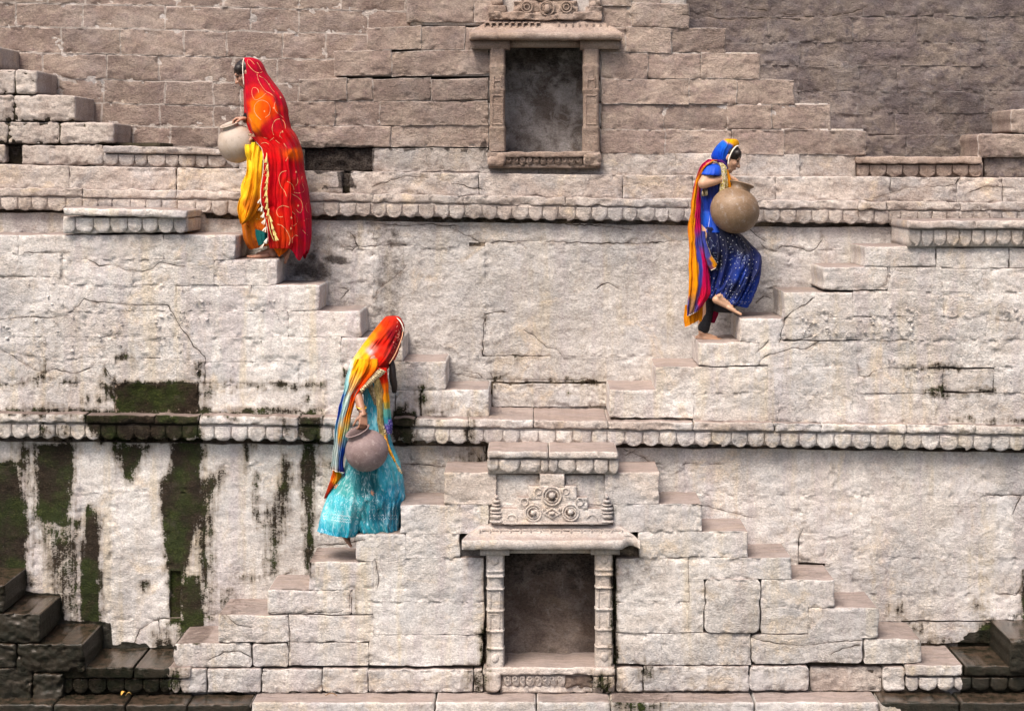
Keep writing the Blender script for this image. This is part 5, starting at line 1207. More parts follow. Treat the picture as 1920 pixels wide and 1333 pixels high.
def pot(name, label, c, axis, R, H, mat, rim, squash=1.0):
    """round bellied water pot: c centre of the belly, axis towards the mouth; rim = (neck radius, lip radius, neck height)"""
    t = thing(name, label, 'water pot', (c.x, c.y, c.z - H)); a = axis.normalized(); u = a.orthogonal().normalized(); w = a.cross(u)
    def lathe(nm, prof, mt, n=64):
        V = []; Fc = []
        for (r, h) in prof:
            for i in range(n):
                an = 2 * math.pi * i / n; V.append(c + a * h + (u * math.cos(an) + w * math.sin(an)) * r * (1 + .006 * math.sin(an * 2 + h * 9)))
        for j in range(len(prof) - 1):
            for i in range(n): Fc.append((j * n + i, j * n + (i + 1) % n, (j + 1) * n + (i + 1) % n, (j + 1) * n + i))
        return mesh_obj(nm, V, Fc, mt, t)
    nr, lr, nh = rim; pr = []
    a1 = math.acos(min(1, nr / R))
    for i in range(33):
        an = -math.pi / 2 + (a1 + math.pi / 2) * i / 32; pr.append((max(R * math.cos(an), .0005), H * math.sin(an)))
    htop = pr[-1][1]
    lathe('belly', pr, mat)
    th = .007
    lathe('neck', [(nr * 1.01, htop - .006), (nr * .97, htop + nh * .25), (nr * 1.0, htop + nh * .55), (lr * .97, htop + nh * .82), (lr, htop + nh * .93), (lr, htop + nh), (lr - th * .8, htop + nh * 1.06), (lr - th * 2, htop + nh * .95), (nr - th, htop + nh * .5), (nr - th * 1.3, htop), (nr * .9, htop - .03), (nr * 1.3, htop - .09)], mat)
    lathe('rim', [(lr - .004, htop + nh * .86), (lr + .004, htop + nh * .9), (lr + .0045, htop + nh * .99), (lr - .001, htop + nh * 1.07), (lr - .006, htop + nh * 1.05), (lr - .008, htop + nh * .95)], mat)
    return t
def clay_mat(name, c1, c2, c3, rough=.6, scr=.4, metal=0, bands=0):
    s = NT(name); tc = s.n('ShaderNodeNewGeometry').outputs['Position']
    n1 = s.noise(tc, 5, 5, .6, .5); n2 = s.noise(tc, 24, 7, .72, .4); n3 = s.noise(s.mapping(tc, (1, 1, 3.2)), 60, 5, .7); n4 = s.noise(tc, 160, 3)
    col = s.mix(s.ramp(n1, .40, .60), c1, c2); col = s.mix(s.math('MULTIPLY', s.ramp(n2, .53, .64), scr), col, c3)
    col = s.mix(s.math('MULTIPLY', s.ramp(n2, .44, .34), .45), col, tuple(v * .45 for v in c1)); col = s.mix(s.math('MULTIPLY', s.ramp(n3, .45, .7), .25), col, c3)
    if bands:
        w = s.n('ShaderNodeTexWave', wave_type='RINGS'); s.l(tc, w.inputs[0]); w.inputs['Scale'].default_value = 9; w.inputs['Distortion'].default_value = 6; w.inputs['Detail'].default_value = 4
        col = s.mix(s.math('MULTIPLY', s.ramp(w.outputs[1], .6, .95), .25), col, c2)
    s.l(col, s.b.inputs['Base Color']); s.b.inputs['Metallic'].default_value = metal
    s.l(s.math('MULTIPLY_ADD', n2, .4, rough - .2), s.b.inputs['Roughness'])
    bp = s.n('ShaderNodeBump'); bp.inputs['Strength'].default_value = .5; bp.inputs['Distance'].default_value = .006; s.l(s.math('ADD', s.math('MULTIPLY', n3, .5), s.math('ADD', n2, s.math('MULTIPLY', n4, .2))), bp.inputs['Height']); s.l(bp.outputs[0], s.b.inputs['Normal'])
    return s.m
# ============================================================== WOMAN IN THE RED VEIL
root = thing('person', 'woman in a red embroidered veil over a yellow sari, climbing left with a pale pot', 'person', tuple(PW(500, 484, 16.95)))
f = Fig(root, 16.95, SK1); p = f.p
hc = p(462, 137, -.02); P = f.head(hc, -1, .55)
f.chain([p(468, 150, -.02), p(480, 172, -.01)], [.045, .052])
f.chain([p(492, 184, -.13), p(490, 178, 0), p(492, 184, .13)], [.048, .065, .048])
f.chain([p(490, 190), p(500, 235), p(508, 285)], [.115, .10, .115]); f.chain([p(508, 295, -.08), p(508, 295, .08)], [.105, .105])
f.chain([p(496, 188, -.14), p(503, 240, -.17), p(477, 258, -.13)], [.042, .034, .026])        # near arm
f.chain([p(492, 186, .13), p(492, 232, .10), p(461, 226, -.03)], [.042, .034, .026])            # far arm
f.hand(p(477, 258, -.13), Vector((-.75, 0, -.65)), Vector((.55, .35, -.6)), Vector((0, 1, 0)), curl=(.5, .7, .5))
f.hand(p(464, 223, -.08), Vector((-.93, -.05, .0)), Vector((-.1, 0, -1)), Vector((0, -1, .1)), curl=(.5, .8, .7), L=.15)
f.chain([p(505, 300, -.09), p(486, 385, -.10), p(510, 455, -.08)], [.092, .062, .042])
f.chain([p(512, 300, .09), p(535, 385, .08), p(544, 462, .06)], [.092, .060, .042])
f.foot(p(521, 484, -.07), p(465, 484, -.09), Vector((0, 0, 1)), p(512, 462, -.07), Vector((0, 1, 0)))
f.foot(p(549, 463, .0), p(539, 489, -.10), Vector((-.85, .2, .15)).normalized(), p(547, 452, .03), Vector((0, 1, 0)))
f.build(); f.face_bits(P)
# hair
hm = Fig(root, 16.95, M_HAIR); hm.hf, hm.hu, hm.hr = f.hf, f.hu, f.hr
hm.ell(P(-.010, .034), (f.hf, f.hr, f.hu), (.098, .082, .080)); hm.cap(P(.03, .05, .05), P(.03, .05, -.05), .045, .045); hm.ell(P(-.05, -.01), (f.hf, f.hr, f.hu), (.06, .076, .075))
hm.build(.005, 'hair')
tube('hair_strand', [P(.055, .03, -.068), P(.075, -.02, -.068), P(.095, -.06, -.058), P(.085, -.11, -.05), P(.06, -.135, -.05)], .0018, M_HAIR, root)
tube('hair_strand', [P(.045, .03, -.072), P(.06, -.03, -.074), P(.075, -.09, -.066), P(.05, -.13, -.055)], .002, M_HAIR, root)
RED, CRIM, ORG, DK, YEL = (232, 10, 20), (190, 0, 40), (255, 105, 0), (170, 5, 15), (250, 180, 5)
vd = [(470, 118, (200, 5, 45)), (480, 140, (175, 0, 40)), (462, 150, (185, 0, 40)), (465, 180, (205, 10, 40)), (495, 150, (190, 0, 42)), (510, 170, (200, 0, 40)), (480, 172, (205, 20, 30)),
      (495, 185, ORG), (485, 200, (255, 120, 0)), (505, 195, (255, 90, 0)), (500, 215, (255, 95, 0)), (482, 225, (255, 130, 0)), (486, 238, (255, 130, 0)), (516, 205, (250, 70, 0)),
      (528, 190, (205, 0, 45)), (535, 220, (215, 0, 35)), (520, 235, (205, 10, 35)), (505, 245, (210, 10, 30)), (466, 205, (215, 15, 25)), (470, 240, (205, 0, 20)), (480, 255, (150, 0, 20)), (515, 260, RED), (535, 260, RED), (550, 275, (220, 20, 50)), (553, 285, (250, 100, 0)),
      (520, 300, RED), (545, 310, (225, 0, 25)), (560, 320, (215, 10, 40)), (505, 310, (190, 0, 20)), (515, 340, (220, 0, 25)), (545, 350, (225, 30, 15)), (570, 360, (205, 5, 50)), (502, 345, (205, 20, 15)),
      (520, 380, (215, 0, 20)), (550, 390, (225, 20, 20)), (575, 400, (205, 5, 50)), (525, 410, (230, 40, 5)), (555, 420, (225, 20, 20)), (577, 440, (200, 5, 55)), (530, 440, (225, 50, 10)), (560, 450, (215, 10, 30)), (545, 440, (235, 70, 10)), (565, 475, (205, 10, 50)), (512, 440, (190, 10, 30)), (500, 385, (200, 20, 20))]
# yellow sari skirt
yd = [(470, 330, (250, 190, 10)), (460, 360, (255, 205, 30)), (458, 390, (250, 180, 10)), (475, 350, (245, 175, 5)), (485, 380, (215, 120, 0)), (480, 350, (225, 140, 0)), (472, 385, (205, 115, 0)), (491, 350, (250, 180, 10)), (462, 400, (250, 170, 0)), (462, 430, (205, 110, 0)), (475, 440, (195, 100, 0)), (480, 460, (180, 85, 0)), (490, 300, (250, 195, 20)), (495, 340, (240, 160, 0)), (490, 400, (225, 130, 0)), (500, 420, (215, 100, 0)), (520, 400, (230, 120, 0)), (530, 450, (240, 130, 0)), (480, 300, (255, 210, 40))]
sk = loft(f, 'skirt', [(268, 479, 512, -.02, .10), (290, 477, 530, -.02, .14), (317, 469, 540, -.02, .18), (343, 456, 545, -.02, .20), (361, 453.5, 548, -.02, .21), (400, 454, 550, -.02, .21), (424, 456, 550, -.02, .20), (442, 459, 546, -.02, .19), (456, 464, 540, -.02, .18, -8), (467, 472, 528, -.02, .16, -12)],
    yd, C_COTTON, amp=.05, freq=6, skew=.006, seed=41, ampf=lambda v: .35 + .8 * v)
sheet(f, 'skirt_pleat', [(268, 478, 500, -.17), (296, 470, 502, -.21), (320, 470, 500, -.235), (350, 464, 500, -.25), (385, 455, 494, -.25), (405, 456, 478, -.24, 4), (418, 457, 462, -.22, 2)], yd, C_COTTON, amp=.04, freq=3.5, seed=12, bulge=.035, nrow=70)
sheet(f, 'skirt_pleat', [(272, 465, 480, -.20), (285, 466, 482, -.22), (300, 470, 482, -.20)], yd, C_COTTON, amp=.03, freq=2, seed=14)
sheet(f, 'skirt_pleat', [(402, 464, 512, -.19, 22), (415, 466, 512, -.20, 20), (428, 478, 514, -.19, 14)], [(470, 410, (215, 110, 0)), (500, 425, (205, 95, 0)), (490, 432, (190, 80, 0))], C_COTTON, amp=.02, freq=2, seed=15, bulge=.02)
sheet(f, 'petticoat', [(428, 486, 510, -.215, 8), (445, 488, 510, -.215, 2), (459, 492, 510, -.205, -6)], lambda a, b: np.stack([0 * a + .003, 0 * a + .12, 0 * a + .115], -1), C_COTTON, amp=.02, freq=2, seed=16)
# veil
veil = loft(f, 'veil', [(109, 460, 470, 0, .02), (110.5, 456.5, 477, 0, .06), (115, 455.5, 487, 0, .088), (125, 455.5, 494, 0, .10), (140, 456.5, 501, 0, .115), (160, 457.5, 516, 0, .15), (180, 459, 530, 0, .20), (200, 460, 537, 0, .225), (222, 463, 540, 0, .235), (240, 468, 544, -.01, .24), (252, 472, 552, -.01, .24), (265, 481, 558, 0, .24), (278, 497, 562, .01, .235), (290, 501, 565, .01, .235), (321, 501, 568, .02, .24), (353, 497, 575, .02, .25), (377, 497, 578, .02, .25), (400, 502, 581, .02, .25), (432, 509, 582, .02, .24), (450, 510, 581, .02, .23), (462, 513, 578, .02, .22, 4)],
    vd, C_VEIL, amp=.038, freq=4.5, skew=.004, seed=5, nrow=130, nth=160, ampf=lambda v: .25 + 1.0 * ss(.1, .5, v), sharp=2.2, hemf=lambda px, py, v: py + ss(.93, 1, v) * (22 * np.exp(-((px - 565) / 9) ** 2)))
tube('veil_border', [p(459, 109.5, -.02), p(459, 113, -.07), p(458.5, 122, -.098), p(458.8, 135, -.112), p(460, 148, -.12), p(461, 161, -.12)], .0038, M_CREAM, root)
vfr = sheet(f, 'veil_fold', [(258, 478, 530, -.215), (270, 489, 540, -.225), (283, 499, 545, -.235), (300, 501, 548, -.245), (321, 501, 550, -.25), (345, 498, 552, -.26), (361, 496, 552, -.265), (384, 498, 553, -.265), (405, 504, 555, -.265), (432, 510, 556, -.26), (450, 509.5, 556, -.25), (464, 513, 552, -.24)], vd, C_VEIL, amp=.03, freq=2.6, seed=9, bulge=.0, nrow=90, nu=50, sharp=2.2)
vfr.data.update()
bv = surf_bvh([veil, sk, vfr])
cr1 = lambda L: [(400 + a / 6.35, 90 + b / 6.35) for a, b in L]
cr2 = lambda L: [(400 + a / 6.35, 290 + b / 6.35) for a, b in L]
CV = [cr1([(490, 200), (450, 155), (415, 140), (405, 180), (440, 235), (500, 290), (560, 298), (580, 285)]), cr1([(520, 175), (555, 235), (570, 265)]), cr1([(520, 310), (530, 370), (570, 450), (620, 515), (690, 555), (740, 620), (725, 690), (740, 750), (790, 800), (830, 830)]), cr1([(545, 335), (620, 385), (660, 440), (700, 500), (730, 530)]),
      cr1([(540, 535), (530, 500), (500, 475), (465, 490), (462, 560), (500, 620), (560, 600), (630, 540)]), cr1([(570, 860), (510, 800), (485, 730), (510, 660), (570, 625), (640, 650), (675, 710), (665, 790), (620, 830)]), cr1([(395, 700), (410, 790), (440, 850), (460, 885)]),
      cr1([(720, 1040), (700, 960), (720, 885), (770, 850), (820, 860), (850, 900), (860, 960)]), cr1([(820, 1080), (790, 1050), (800, 1010), (830, 1010)]), cr1([(670, 1110), (720, 1070)]), cr1([(740, 1100), (790, 1140)]), cr1([(570, 1140), (620, 1130), (660, 1150)]), cr1([(840, 1140), (880, 1200)]), cr1([(920, 1030), (960, 1080)]), cr1([(600, 1070), (640, 1080)]),
      cr2([(870, 195), (810, 215), (780, 280), (800, 370), (850, 440), (870, 500)]), cr2([(930, 470), (990, 500), (1050, 560), (1060, 640), (1030, 695), (980, 650)]), cr2([(1140, 560), (1100, 600), (1110, 670), (1130, 700)]), cr2([(830, 740), (780, 740), (755, 690), (770, 640), (830, 610), (900, 630)]), cr2([(930, 840), (960, 850), (1000, 800), (990, 740), (950, 690)]), cr2([(760, 830), (820, 850), (880, 920), (915, 1010), (900, 1080)]), cr2([(1080, 790), (1110, 765), (1140, 770)]), cr2([(1060, 900), (1100, 940), (1120, 960)]), cr2([(960, 450), (1020, 460), (1080, 430), (1060, 350)]), cr2([(940, 1050), (940, 1000), (980, 960), (1020, 980)]), cr2([(860, 80), (890, 30)]), cr2([(1000, 280), (1005, 330), (980, 370)]), cr2([(1060, 240), (1050, 300), (1070, 350)]), cr2([(880, 320), (940, 360), (960, 420)]), cr2([(560, 200), (560, 201)])]
stitch(f, bv, 'embroidery', CV, .0024, M_SCROLL)
motifs(f, bv, 'sequin_flower', cr1([(660, 440), (610, 760), (820, 1000), (720, 720), (795, 595)]) + cr2([(980, 210), (1005, 610), (925, 755), (940, 680), (920, 880)]), .013, M_SCROLL)
motifs(f, bv, 'gold_print', [(random.uniform(456, 478), random.uniform(300, 400)) for _ in range(70)] + [(random.uniform(478, 500), random.uniform(285, 420)) for _ in range(60)], .006, M_TASSEL, 4)
# veil edge and its long row of tassels
tube('tassel_cord', [p(508, 288, -.275), p(511, 320, -.29), p(509, 360, -.30), p(511, 400, -.30), p(515, 430, -.295), p(522, 450, -.285)], .003, M_TASSEL, root)
tp = [(509, 296), (511, 310), (512, 322), (511, 334), (510, 346), (509, 358), (510, 370), (511, 382), (513, 394), (514, 406), (517, 419), (520, 430), (524, 440)]
tassels(f, 'tassel', [p(a, b - 4, -.305) for a, b in tp], .062, .009, M_TASSEL, dirs=[(-.12 if i < 9 else .35, -.1, -1) for i in range(len(tp))], jit=.22)
tassels(f, 'tassel', [p(a, b, -.275) for a, b in [(497, 372), (500, 386), (504, 398), (505, 410), (507, 424), (509, 445), (503, 455)]], .045, .008, M_CREAM, dirs=[(-.5, -.1, -1)] * 7, jit=.5)
tube('veil_border', [p(480, 259, -.222), p(490, 270, -.232), p(500, 285, -.245), p(501, 321, -.258), p(497, 355, -.27), p(498, 380, -.272), p(503, 402, -.272), p(510, 432, -.266), p(510, 452, -.258)], .003, M_CREAM, root)
tube('bangle', [p(474.5 + 4.2 * math.cos(a), 256.5 + 5.5 * math.sin(a) * .6 + 2 * math.cos(a), -.13 + .032 * math.sin(a)) for a in np.linspace(0, 6.28, 22)[:-1]], .0035, M_GOLD, root, closed=True)
tube('bangle', [p(476.5 + 4.2 * math.cos(a), 253.5 + 5.5 * math.sin(a) * .6 + 2 * math.cos(a), -.13 + .032 * math.sin(a)) for a in np.linspace(0, 6.28, 22)[:-1]], .0035, flat_mat('red glass', (.35, .01, .01), rough=.2), root, closed=True)
sheet(f, 'sleeve', [(200, 459, 475, -.02), (212, 458, 474, -.03), (222, 458, 472, -.03)], lambda a, b: np.stack([0 * a + .01, 0 * a + .008, 0 * a + .012], -1), C_COTTON, bulge=.06)
sheet(f, 'skirt_hem', [(455, 516, 546, -.14), (466, 518, 544, -.15), (480, 526, 529, -.14)], [(525, 470, (235, 120, 0)), (535, 460, (225, 90, 0))], C_COTTON, amp=.02)
K1 = clay_mat('pale dry clay', (.40, .315, .24), (.45, .375, .31), (.54, .49, .45), rough=.75, scr=.3, bands=1)
pot('water_pot', 'pale beige round clay pot under the arm of the woman in the red veil', f.p(446, 270, -.06), Vector((-.30, -.24, .90)), .157, .160, K1, (.068, .085, .032))

# ============================================================== WOMAN IN TURQUOISE
root = thing('person', 'woman in turquoise skirt and rainbow veil climbing right, holding a mauve pot by its rim', 'person', tuple(PW(690, 996, 16.3)))
f = Fig(root, 16.3, SK2); p = f.p
hc = p(735, 627, -.01); P = f.head(hc, 1, .75)
f.chain([p(727, 642), p(712, 664)], [.045, .055]); f.chain([p(702, 672, -.15), p(704, 670), p(702, 672, .15)], [.055, .07, .055])
f.chain([p(702, 684), p(702, 735), p(705, 785)], [.10, .085, .085]); f.chain([p(704, 812, -.07), p(704, 812, .07)], [.082, .082])
f.chain([p(690, 682, -.17), p(675, 734, -.24), p(688, 768, -.36)], [.044, .038, .026])
f.chain([p(704, 680, .16), p(712, 730, .17), p(714, 770, .12)], [.042, .034, .026])
f.hand(p(688, 767, -.36), Vector((.02, -.35, -1)), Vector((-.5, .75, -.2)), Vector((-1, -.4, 0)), curl=(.5, .85, .7), L=.155)
f.hand(p(714, 770, .12), Vector((0, 0, -1)), Vector((0, -1, 0)), Vector((1, 0, 0)))
f.chain([p(708, 815, -.07), p(728, 890, -.07), p(718, 970, -.06)], [.085, .06, .042]); f.foot(p(705, 988, -.06), p(742, 988, -.06), Vector((0, 0, 1)), p(714, 968, -.06), Vector((0, -1, 0)))
f.chain([p(700, 815, .07), p(690, 900, .02), p(636, 985, -.04)], [.10, .062, .042])
f.foot(p(634, 989, -.14), p(662, 1019, -.18), Vector((.75, .0, .65)).normalized(), p(642, 974, -.10), Vector((0, -1, 0)))
f.build(); f.face_bits(P)
hm = Fig(root, 16.3, M_HAIR); hm.ell(P(-.012, .030), (f.hf, f.hr, f.hu), (.097, .080, .080)); hm.ell(P(-.05, -.01), (f.hf, f.hr, f.hu), (.06, .076, .075)); hm.build(.005, 'hair')
tube('braid', [p(731, 665, -.08), p(737, 685, -.09), p(738, 705, -.095), p(741, 722, -.09), p(741, 734, -.085)], .026, M_HAIR, root, n=12, rfn=lambda t: .7 + .5 * math.sin(t * 2.6) - .45 * t ** 4)
for i in range(7): tube('hair_strand', [p(730 + i, 668, -.09 - .003 * i), p(734 + i, 700, -.115), p(737 + i * 1.3, 733 + (i % 3), -.10)], .0025, M_HAIR, root)
CY1, CY2, CY3 = (40, 185, 205), (10, 140, 170), (130, 225, 235)
cd_ = [(700, 740, (60, 190, 215)), (690, 760, (40, 170, 205)), (700, 800, (120, 220, 240)), (680, 880, (20, 120, 130)), (690, 900, (15, 110, 120)), (650, 905, (40, 150, 150)), (640, 930, (60, 185, 200)), (630, 960, (110, 215, 225)), (625, 975, (60, 190, 210)), (640, 988, (15, 175, 200)), (670, 992, (15, 170, 195)), (605, 982, (10, 175, 205)), (680, 940, (60, 170, 180)), (710, 950, (20, 130, 150)), (735, 880, (60, 195, 215)), (745, 920, (30, 165, 200)), (730, 960, (20, 120, 145)), (745, 980, (10, 130, 165)), (715, 985, (30, 155, 175)), (720, 840, (40, 170, 195)), (742, 862, (90, 215, 230))]
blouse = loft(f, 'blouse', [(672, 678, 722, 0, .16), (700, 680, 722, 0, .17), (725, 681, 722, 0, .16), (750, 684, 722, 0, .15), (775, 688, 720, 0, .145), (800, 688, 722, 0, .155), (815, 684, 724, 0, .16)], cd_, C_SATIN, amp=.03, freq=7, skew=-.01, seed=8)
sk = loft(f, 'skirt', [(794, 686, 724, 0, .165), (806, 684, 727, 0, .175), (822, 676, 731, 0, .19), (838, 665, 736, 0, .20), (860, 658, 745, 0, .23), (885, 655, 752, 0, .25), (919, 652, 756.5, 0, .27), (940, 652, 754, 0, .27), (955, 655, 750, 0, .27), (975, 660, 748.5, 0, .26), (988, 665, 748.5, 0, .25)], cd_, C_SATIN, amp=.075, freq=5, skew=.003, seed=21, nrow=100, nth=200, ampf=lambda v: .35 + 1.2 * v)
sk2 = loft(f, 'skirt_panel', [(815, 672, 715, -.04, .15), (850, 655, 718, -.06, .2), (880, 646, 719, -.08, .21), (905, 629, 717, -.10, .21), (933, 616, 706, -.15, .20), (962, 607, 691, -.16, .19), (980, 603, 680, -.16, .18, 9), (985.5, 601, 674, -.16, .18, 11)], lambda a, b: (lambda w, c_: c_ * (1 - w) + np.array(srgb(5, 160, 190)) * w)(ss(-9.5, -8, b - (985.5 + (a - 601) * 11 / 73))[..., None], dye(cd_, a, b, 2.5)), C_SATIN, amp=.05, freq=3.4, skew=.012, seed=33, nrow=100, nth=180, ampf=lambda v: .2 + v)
bv = surf_bvh([sk, sk2])
for (x, y) in ((632, 913), (696, 925), (730, 851)):
    motifs(f, bv, 'round_motif', [(x, y)], .032, flat_mat('copper motif', (.40, .12, .06), rough=.5, col2=(.62, .36, .22), scale=200), 9)
motifs(f, bv, 'silver_print', [(random.uniform(612, 745), random.uniform(925, 976)) for _ in range(200)], .0038, M_WHITEBIT, 3)
stitch(f, bv, 'hem_embroidery', [[(606 + t * 66, q + t * 10 + (1.2 if k % 2 else -1.2)) for k, t in enumerate(np.linspace(0, 1, 30))] for q in (961, 967, 972)] + [[(690 + t * 54, q + (1.2 if k % 2 else -1.2)) for k, t in enumerate(np.linspace(0, 1, 24))] for q in (966, 972)], .0016, M_WHITEBIT)
# veil
vd2 = [(737, 600, (215, 45, 25)), (725, 605, (235, 60, 10)), (745, 615, (165, 25, 30)), (735, 625, (150, 15, 30)), (740, 645, (170, 30, 40)), (733, 665, (190, 50, 45)), (710, 615, (250, 110, 0)), (718, 625, (235, 60, 15)), (724, 640, (225, 30, 10)), (712, 640, (215, 35, 20)), (700, 630, (255, 150, 10)), (690, 642, (255, 185, 20)), (702, 650, (235, 130, 110)), (698, 655, (245, 205, 205)), (710, 662, (235, 60, 20)), (718, 655, (225, 40, 20)),
       (680, 655, (250, 200, 60)), (672, 668, (250, 215, 110)), (690, 665, (255, 195, 10)), (680, 680, (255, 180, 0)), (700, 672, (255, 110, 0)), (716, 670, (240, 25, 0)), (722, 682, (225, 20, 5)), (690, 695, (255, 90, 0)), (705, 690, (240, 40, 0)), (676, 700, (255, 160, 0)), (664, 682, (215, 240, 235)), (659, 690, (140, 215, 225)), (658, 705, (150, 220, 225)), (666, 700, (245, 225, 205)), (662, 718, (190, 230, 225)),
       (680, 715, (250, 60, 0)), (672, 735, (255, 80, 0)), (664, 725, (250, 220, 180)), (652, 730, (60, 150, 200)), (649, 735, (20, 80, 190)), (656, 745, (180, 225, 220)), (664, 752, (255, 130, 0)), (642, 765, (20, 80, 200)), (650, 765, (150, 205, 225)), (656, 770, (240, 190, 90)), (661, 775, (255, 160, 0)), (655, 790, (255, 190, 20)), (645, 790, (190, 220, 220)), (637, 790, (90, 190, 225)), (660, 795, (190, 235, 225)), (640, 815, (220, 235, 230)), (646, 805, (255, 190, 40)), (652, 820, (100, 190, 230)), (634, 830, (255, 200, 90)), (640, 835, (200, 225, 225)), (632, 855, (205, 230, 225)), (646, 845, (20, 70, 190)), (647, 865, (40, 50, 140)), (634, 870, (225, 215, 215))]
veil = loft(f, 'veil', [(593, 731, 741, 0, .02), (594.5, 724, 747, 0, .06), (599, 719, 752, 0, .085), (611, 709, 757, 0, .10), (626, 697, 755.5, 0, .125), (640, 686, 750, 0, .15, 3), (654, 675, 745, 0, .19, 8), (666, 667, 738, 0, .215, 10), (680, 659, 729, -.01, .225, 6), (694, 655.5, 724, -.01, .23, -2), (706, 653.5, 704, -.02, .23, -8), (722, 651, 684, -.04, .21, -6), (738, 647, 675, -.08, .17)], vd2, C_VEIL, amp=.04, freq=6, skew=-.016, seed=52, nrow=120, nth=160, ampf=lambda v: .25 + .9 * ss(.15, .6, v), sharp=2.0)
sheet(f, 'veil_end', [(668, 668, 712, -.215), (680, 661, 712, -.245), (694, 656, 706, -.255), (708, 653, 694, -.262), (722, 651, 683, -.262), (733, 648, 676, -.262), (745, 645, 671, -.262), (765, 640, 666, -.26), (790, 635.5, 661, -.26), (824, 632, 655, -.25), (850, 629, 649, -.24), (866, 627, 650, -.23, 4), (872, 626, 651, -.22, 6)], stripes([(660, [676, 690], [(255, 200, 60), (255, 190, 20), (250, 150, 20)]), (675, [668, 690], [(235, 235, 200), (255, 195, 20), (255, 160, 10)]), (690, [663, 686], [(190, 230, 230), (255, 190, 20), (255, 120, 0)]), (706, [661, 682], [(165, 220, 225), (250, 190, 90), (255, 80, 0)]), (722, [660, 671], [(170, 225, 225), (250, 200, 140), (255, 60, 0)]), (735, [653, 664], [(60, 120, 200), (215, 230, 215), (255, 75, 0)]), (752, [648, 660], [(20, 80, 195), (200, 228, 220), (255, 110, 0)]), (775, [643, 652], [(25, 90, 210), (185, 215, 215), (255, 165, 10)]), (795, [640, 650], [(110, 195, 230), (245, 195, 90), (225, 220, 140)]), (812, [639, 649], [(190, 222, 228), (255, 185, 30), (150, 215, 230)]), (835, [640, 645], [(215, 228, 222), (120, 170, 220), (20, 80, 200)]), (860, [641, 645], [(205, 226, 224), (60, 90, 180), (20, 50, 165)]), (874, [640, 645], [(220, 205, 195), (70, 70, 150), (40, 40, 130)])]), C_VEIL, amp=.045, freq=3.2, skew=.002, seed=61, bulge=.03, nrow=90, sharp=2.6, edge=[('bottom', .003, M_CREAM, 'veil_border')])
sheet(f, 'veil_end', [(868, 628, 646, -.17), (880, 627, 644, -.18), (893, 623, 641, -.18, 2), (910, 618, 627, -.17), (927, 611, 618, -.16)], [(640, 880, (250, 180, 20)), (630, 885, (250, 110, 10)), (636, 890, (255, 170, 30)), (622, 905, (200, 60, 20)), (614, 925, (150, 40, 25))], C_VEIL, amp=.02)
sheet(f, 'veil_front', [(684, 712, 730, -.235), (700, 715, 730.5, -.24), (720, 721, 732.5, -.23), (753, 723, 735, -.215), (775, 723, 736, -.20), (790, 726, 737, -.20)], [(722, 690, (235, 25, 5)), (724, 705, (235, 40, 0)), (728, 720, (250, 120, 0)), (729, 740, (250, 165, 10)), (730, 755, (200, 180, 80)), (730, 765, (110, 195, 185)), (730, 785, (60, 160, 180))], C_VEIL, amp=.025, freq=2.5, seed=66)
sheet(f, 'veil_tip', [(780, 727, 738, -.205), (795, 726, 739, -.21), (807, 729, 738, -.20)], lambda a, b: np.stack([.05 + .25 * (vn(a * .9, b * .9, 3) > .7), .04 + .2 * (vn(a * .9, b * .9, 3) > .7), .22 + .3 * (vn(a * .9, b * .9, 3) > .7)], -1), C_COTTON)
tube('veil_border', [p(744, 595, -.05), p(751, 600, -.085), p(757, 611, -.10), p(758, 620, -.105)], .0042, M_CREAM, root)
tube('veil_border', [p(757, 620, -.10), p(755.5, 630, -.12), p(750, 646, -.15), p(743, 662, -.17), p(733, 678, -.19)], .0045, flat_mat('gold red lace', (.50, .12, .06), rough=.4, col2=(.80, .45, .25), scale=300), root)
bv = surf_bvh([veil])
motifs(f, bv, 'lace_print', [(757 - abs(random.gauss(0, 5)) - .12 * (y - 600) * (y > 620) * 1.6 - 1, y) for y in np.linspace(598, 674, 80)], .006, flat_mat('pale red lace', (.72, .30, .22), rough=.5), 3)
# gold fringe across the chest: pleated ribbon lying on veil and blouse
def ribbon(fig, name, a, b, w0, w1, z0, z1, mat, n=60, amp=.012):
    V = []; Fc = []
    for i in range(n + 1):
        t = i / n; x = a[0] + (b[0] - a[0]) * t; y = a[1] + (b[1] - a[1]) * t; w = w0 + (w1 - w0) * t; z = z0 + (z1 - z0) * t + amp * (abs((i % 4) - 2) - 1)
        jx = random.uniform(-.6, .6)
        for q, (ox, oy) in enumerate(((0, 0), (.5, .5), (1, 1))):
            V.append(fig.p(x + ox * w[0] + jx * q, y + oy * w[1] + random.uniform(-.5, .5) * q, z - .008 * q * (1 if i % 2 else .4)))
    for i in range(n):
        for q in range(2): k = i * 3 + q; Fc.append((k, k + 1, k + 4, k + 3))
    o = mesh_obj(name, V, Fc, mat, fig.root); m = o.modifiers.new('thickness', 'SOLIDIFY'); m.thickness = .002; return o
vv = lambda a, b: np.array([a, b], float)
ribbon(f, 'gold_fringe', (716, 684), (680, 723), vv(13, 6), vv(4, 6), -.285, -.285, M_GOLDF)
ribbon(f, 'gold_fringe', (691, 716), (706, 755), vv(10, -3), vv(10, -5), -.19, -.185, M_GOLDF)
sheet(f, 'gold_trim', [(698, 705, 722, -.20), (725, 706, 722, -.205), (755, 710, 722, -.2), (790, 712, 723, -.19), (812, 714, 728, -.19)], lambda a, b: np.stack([.30 + .45 * vn(a * .8, b * .8, 3), .22 + .38 * vn(a * .8, b * .8, 3), .07 + .2 * vn(a * .8, b * .8, 3)], -1), cloth_mat('gold brocade', rough=.35, metal=.35, bump=.6, crink_scale=90), amp=.02, freq=3, seed=4)
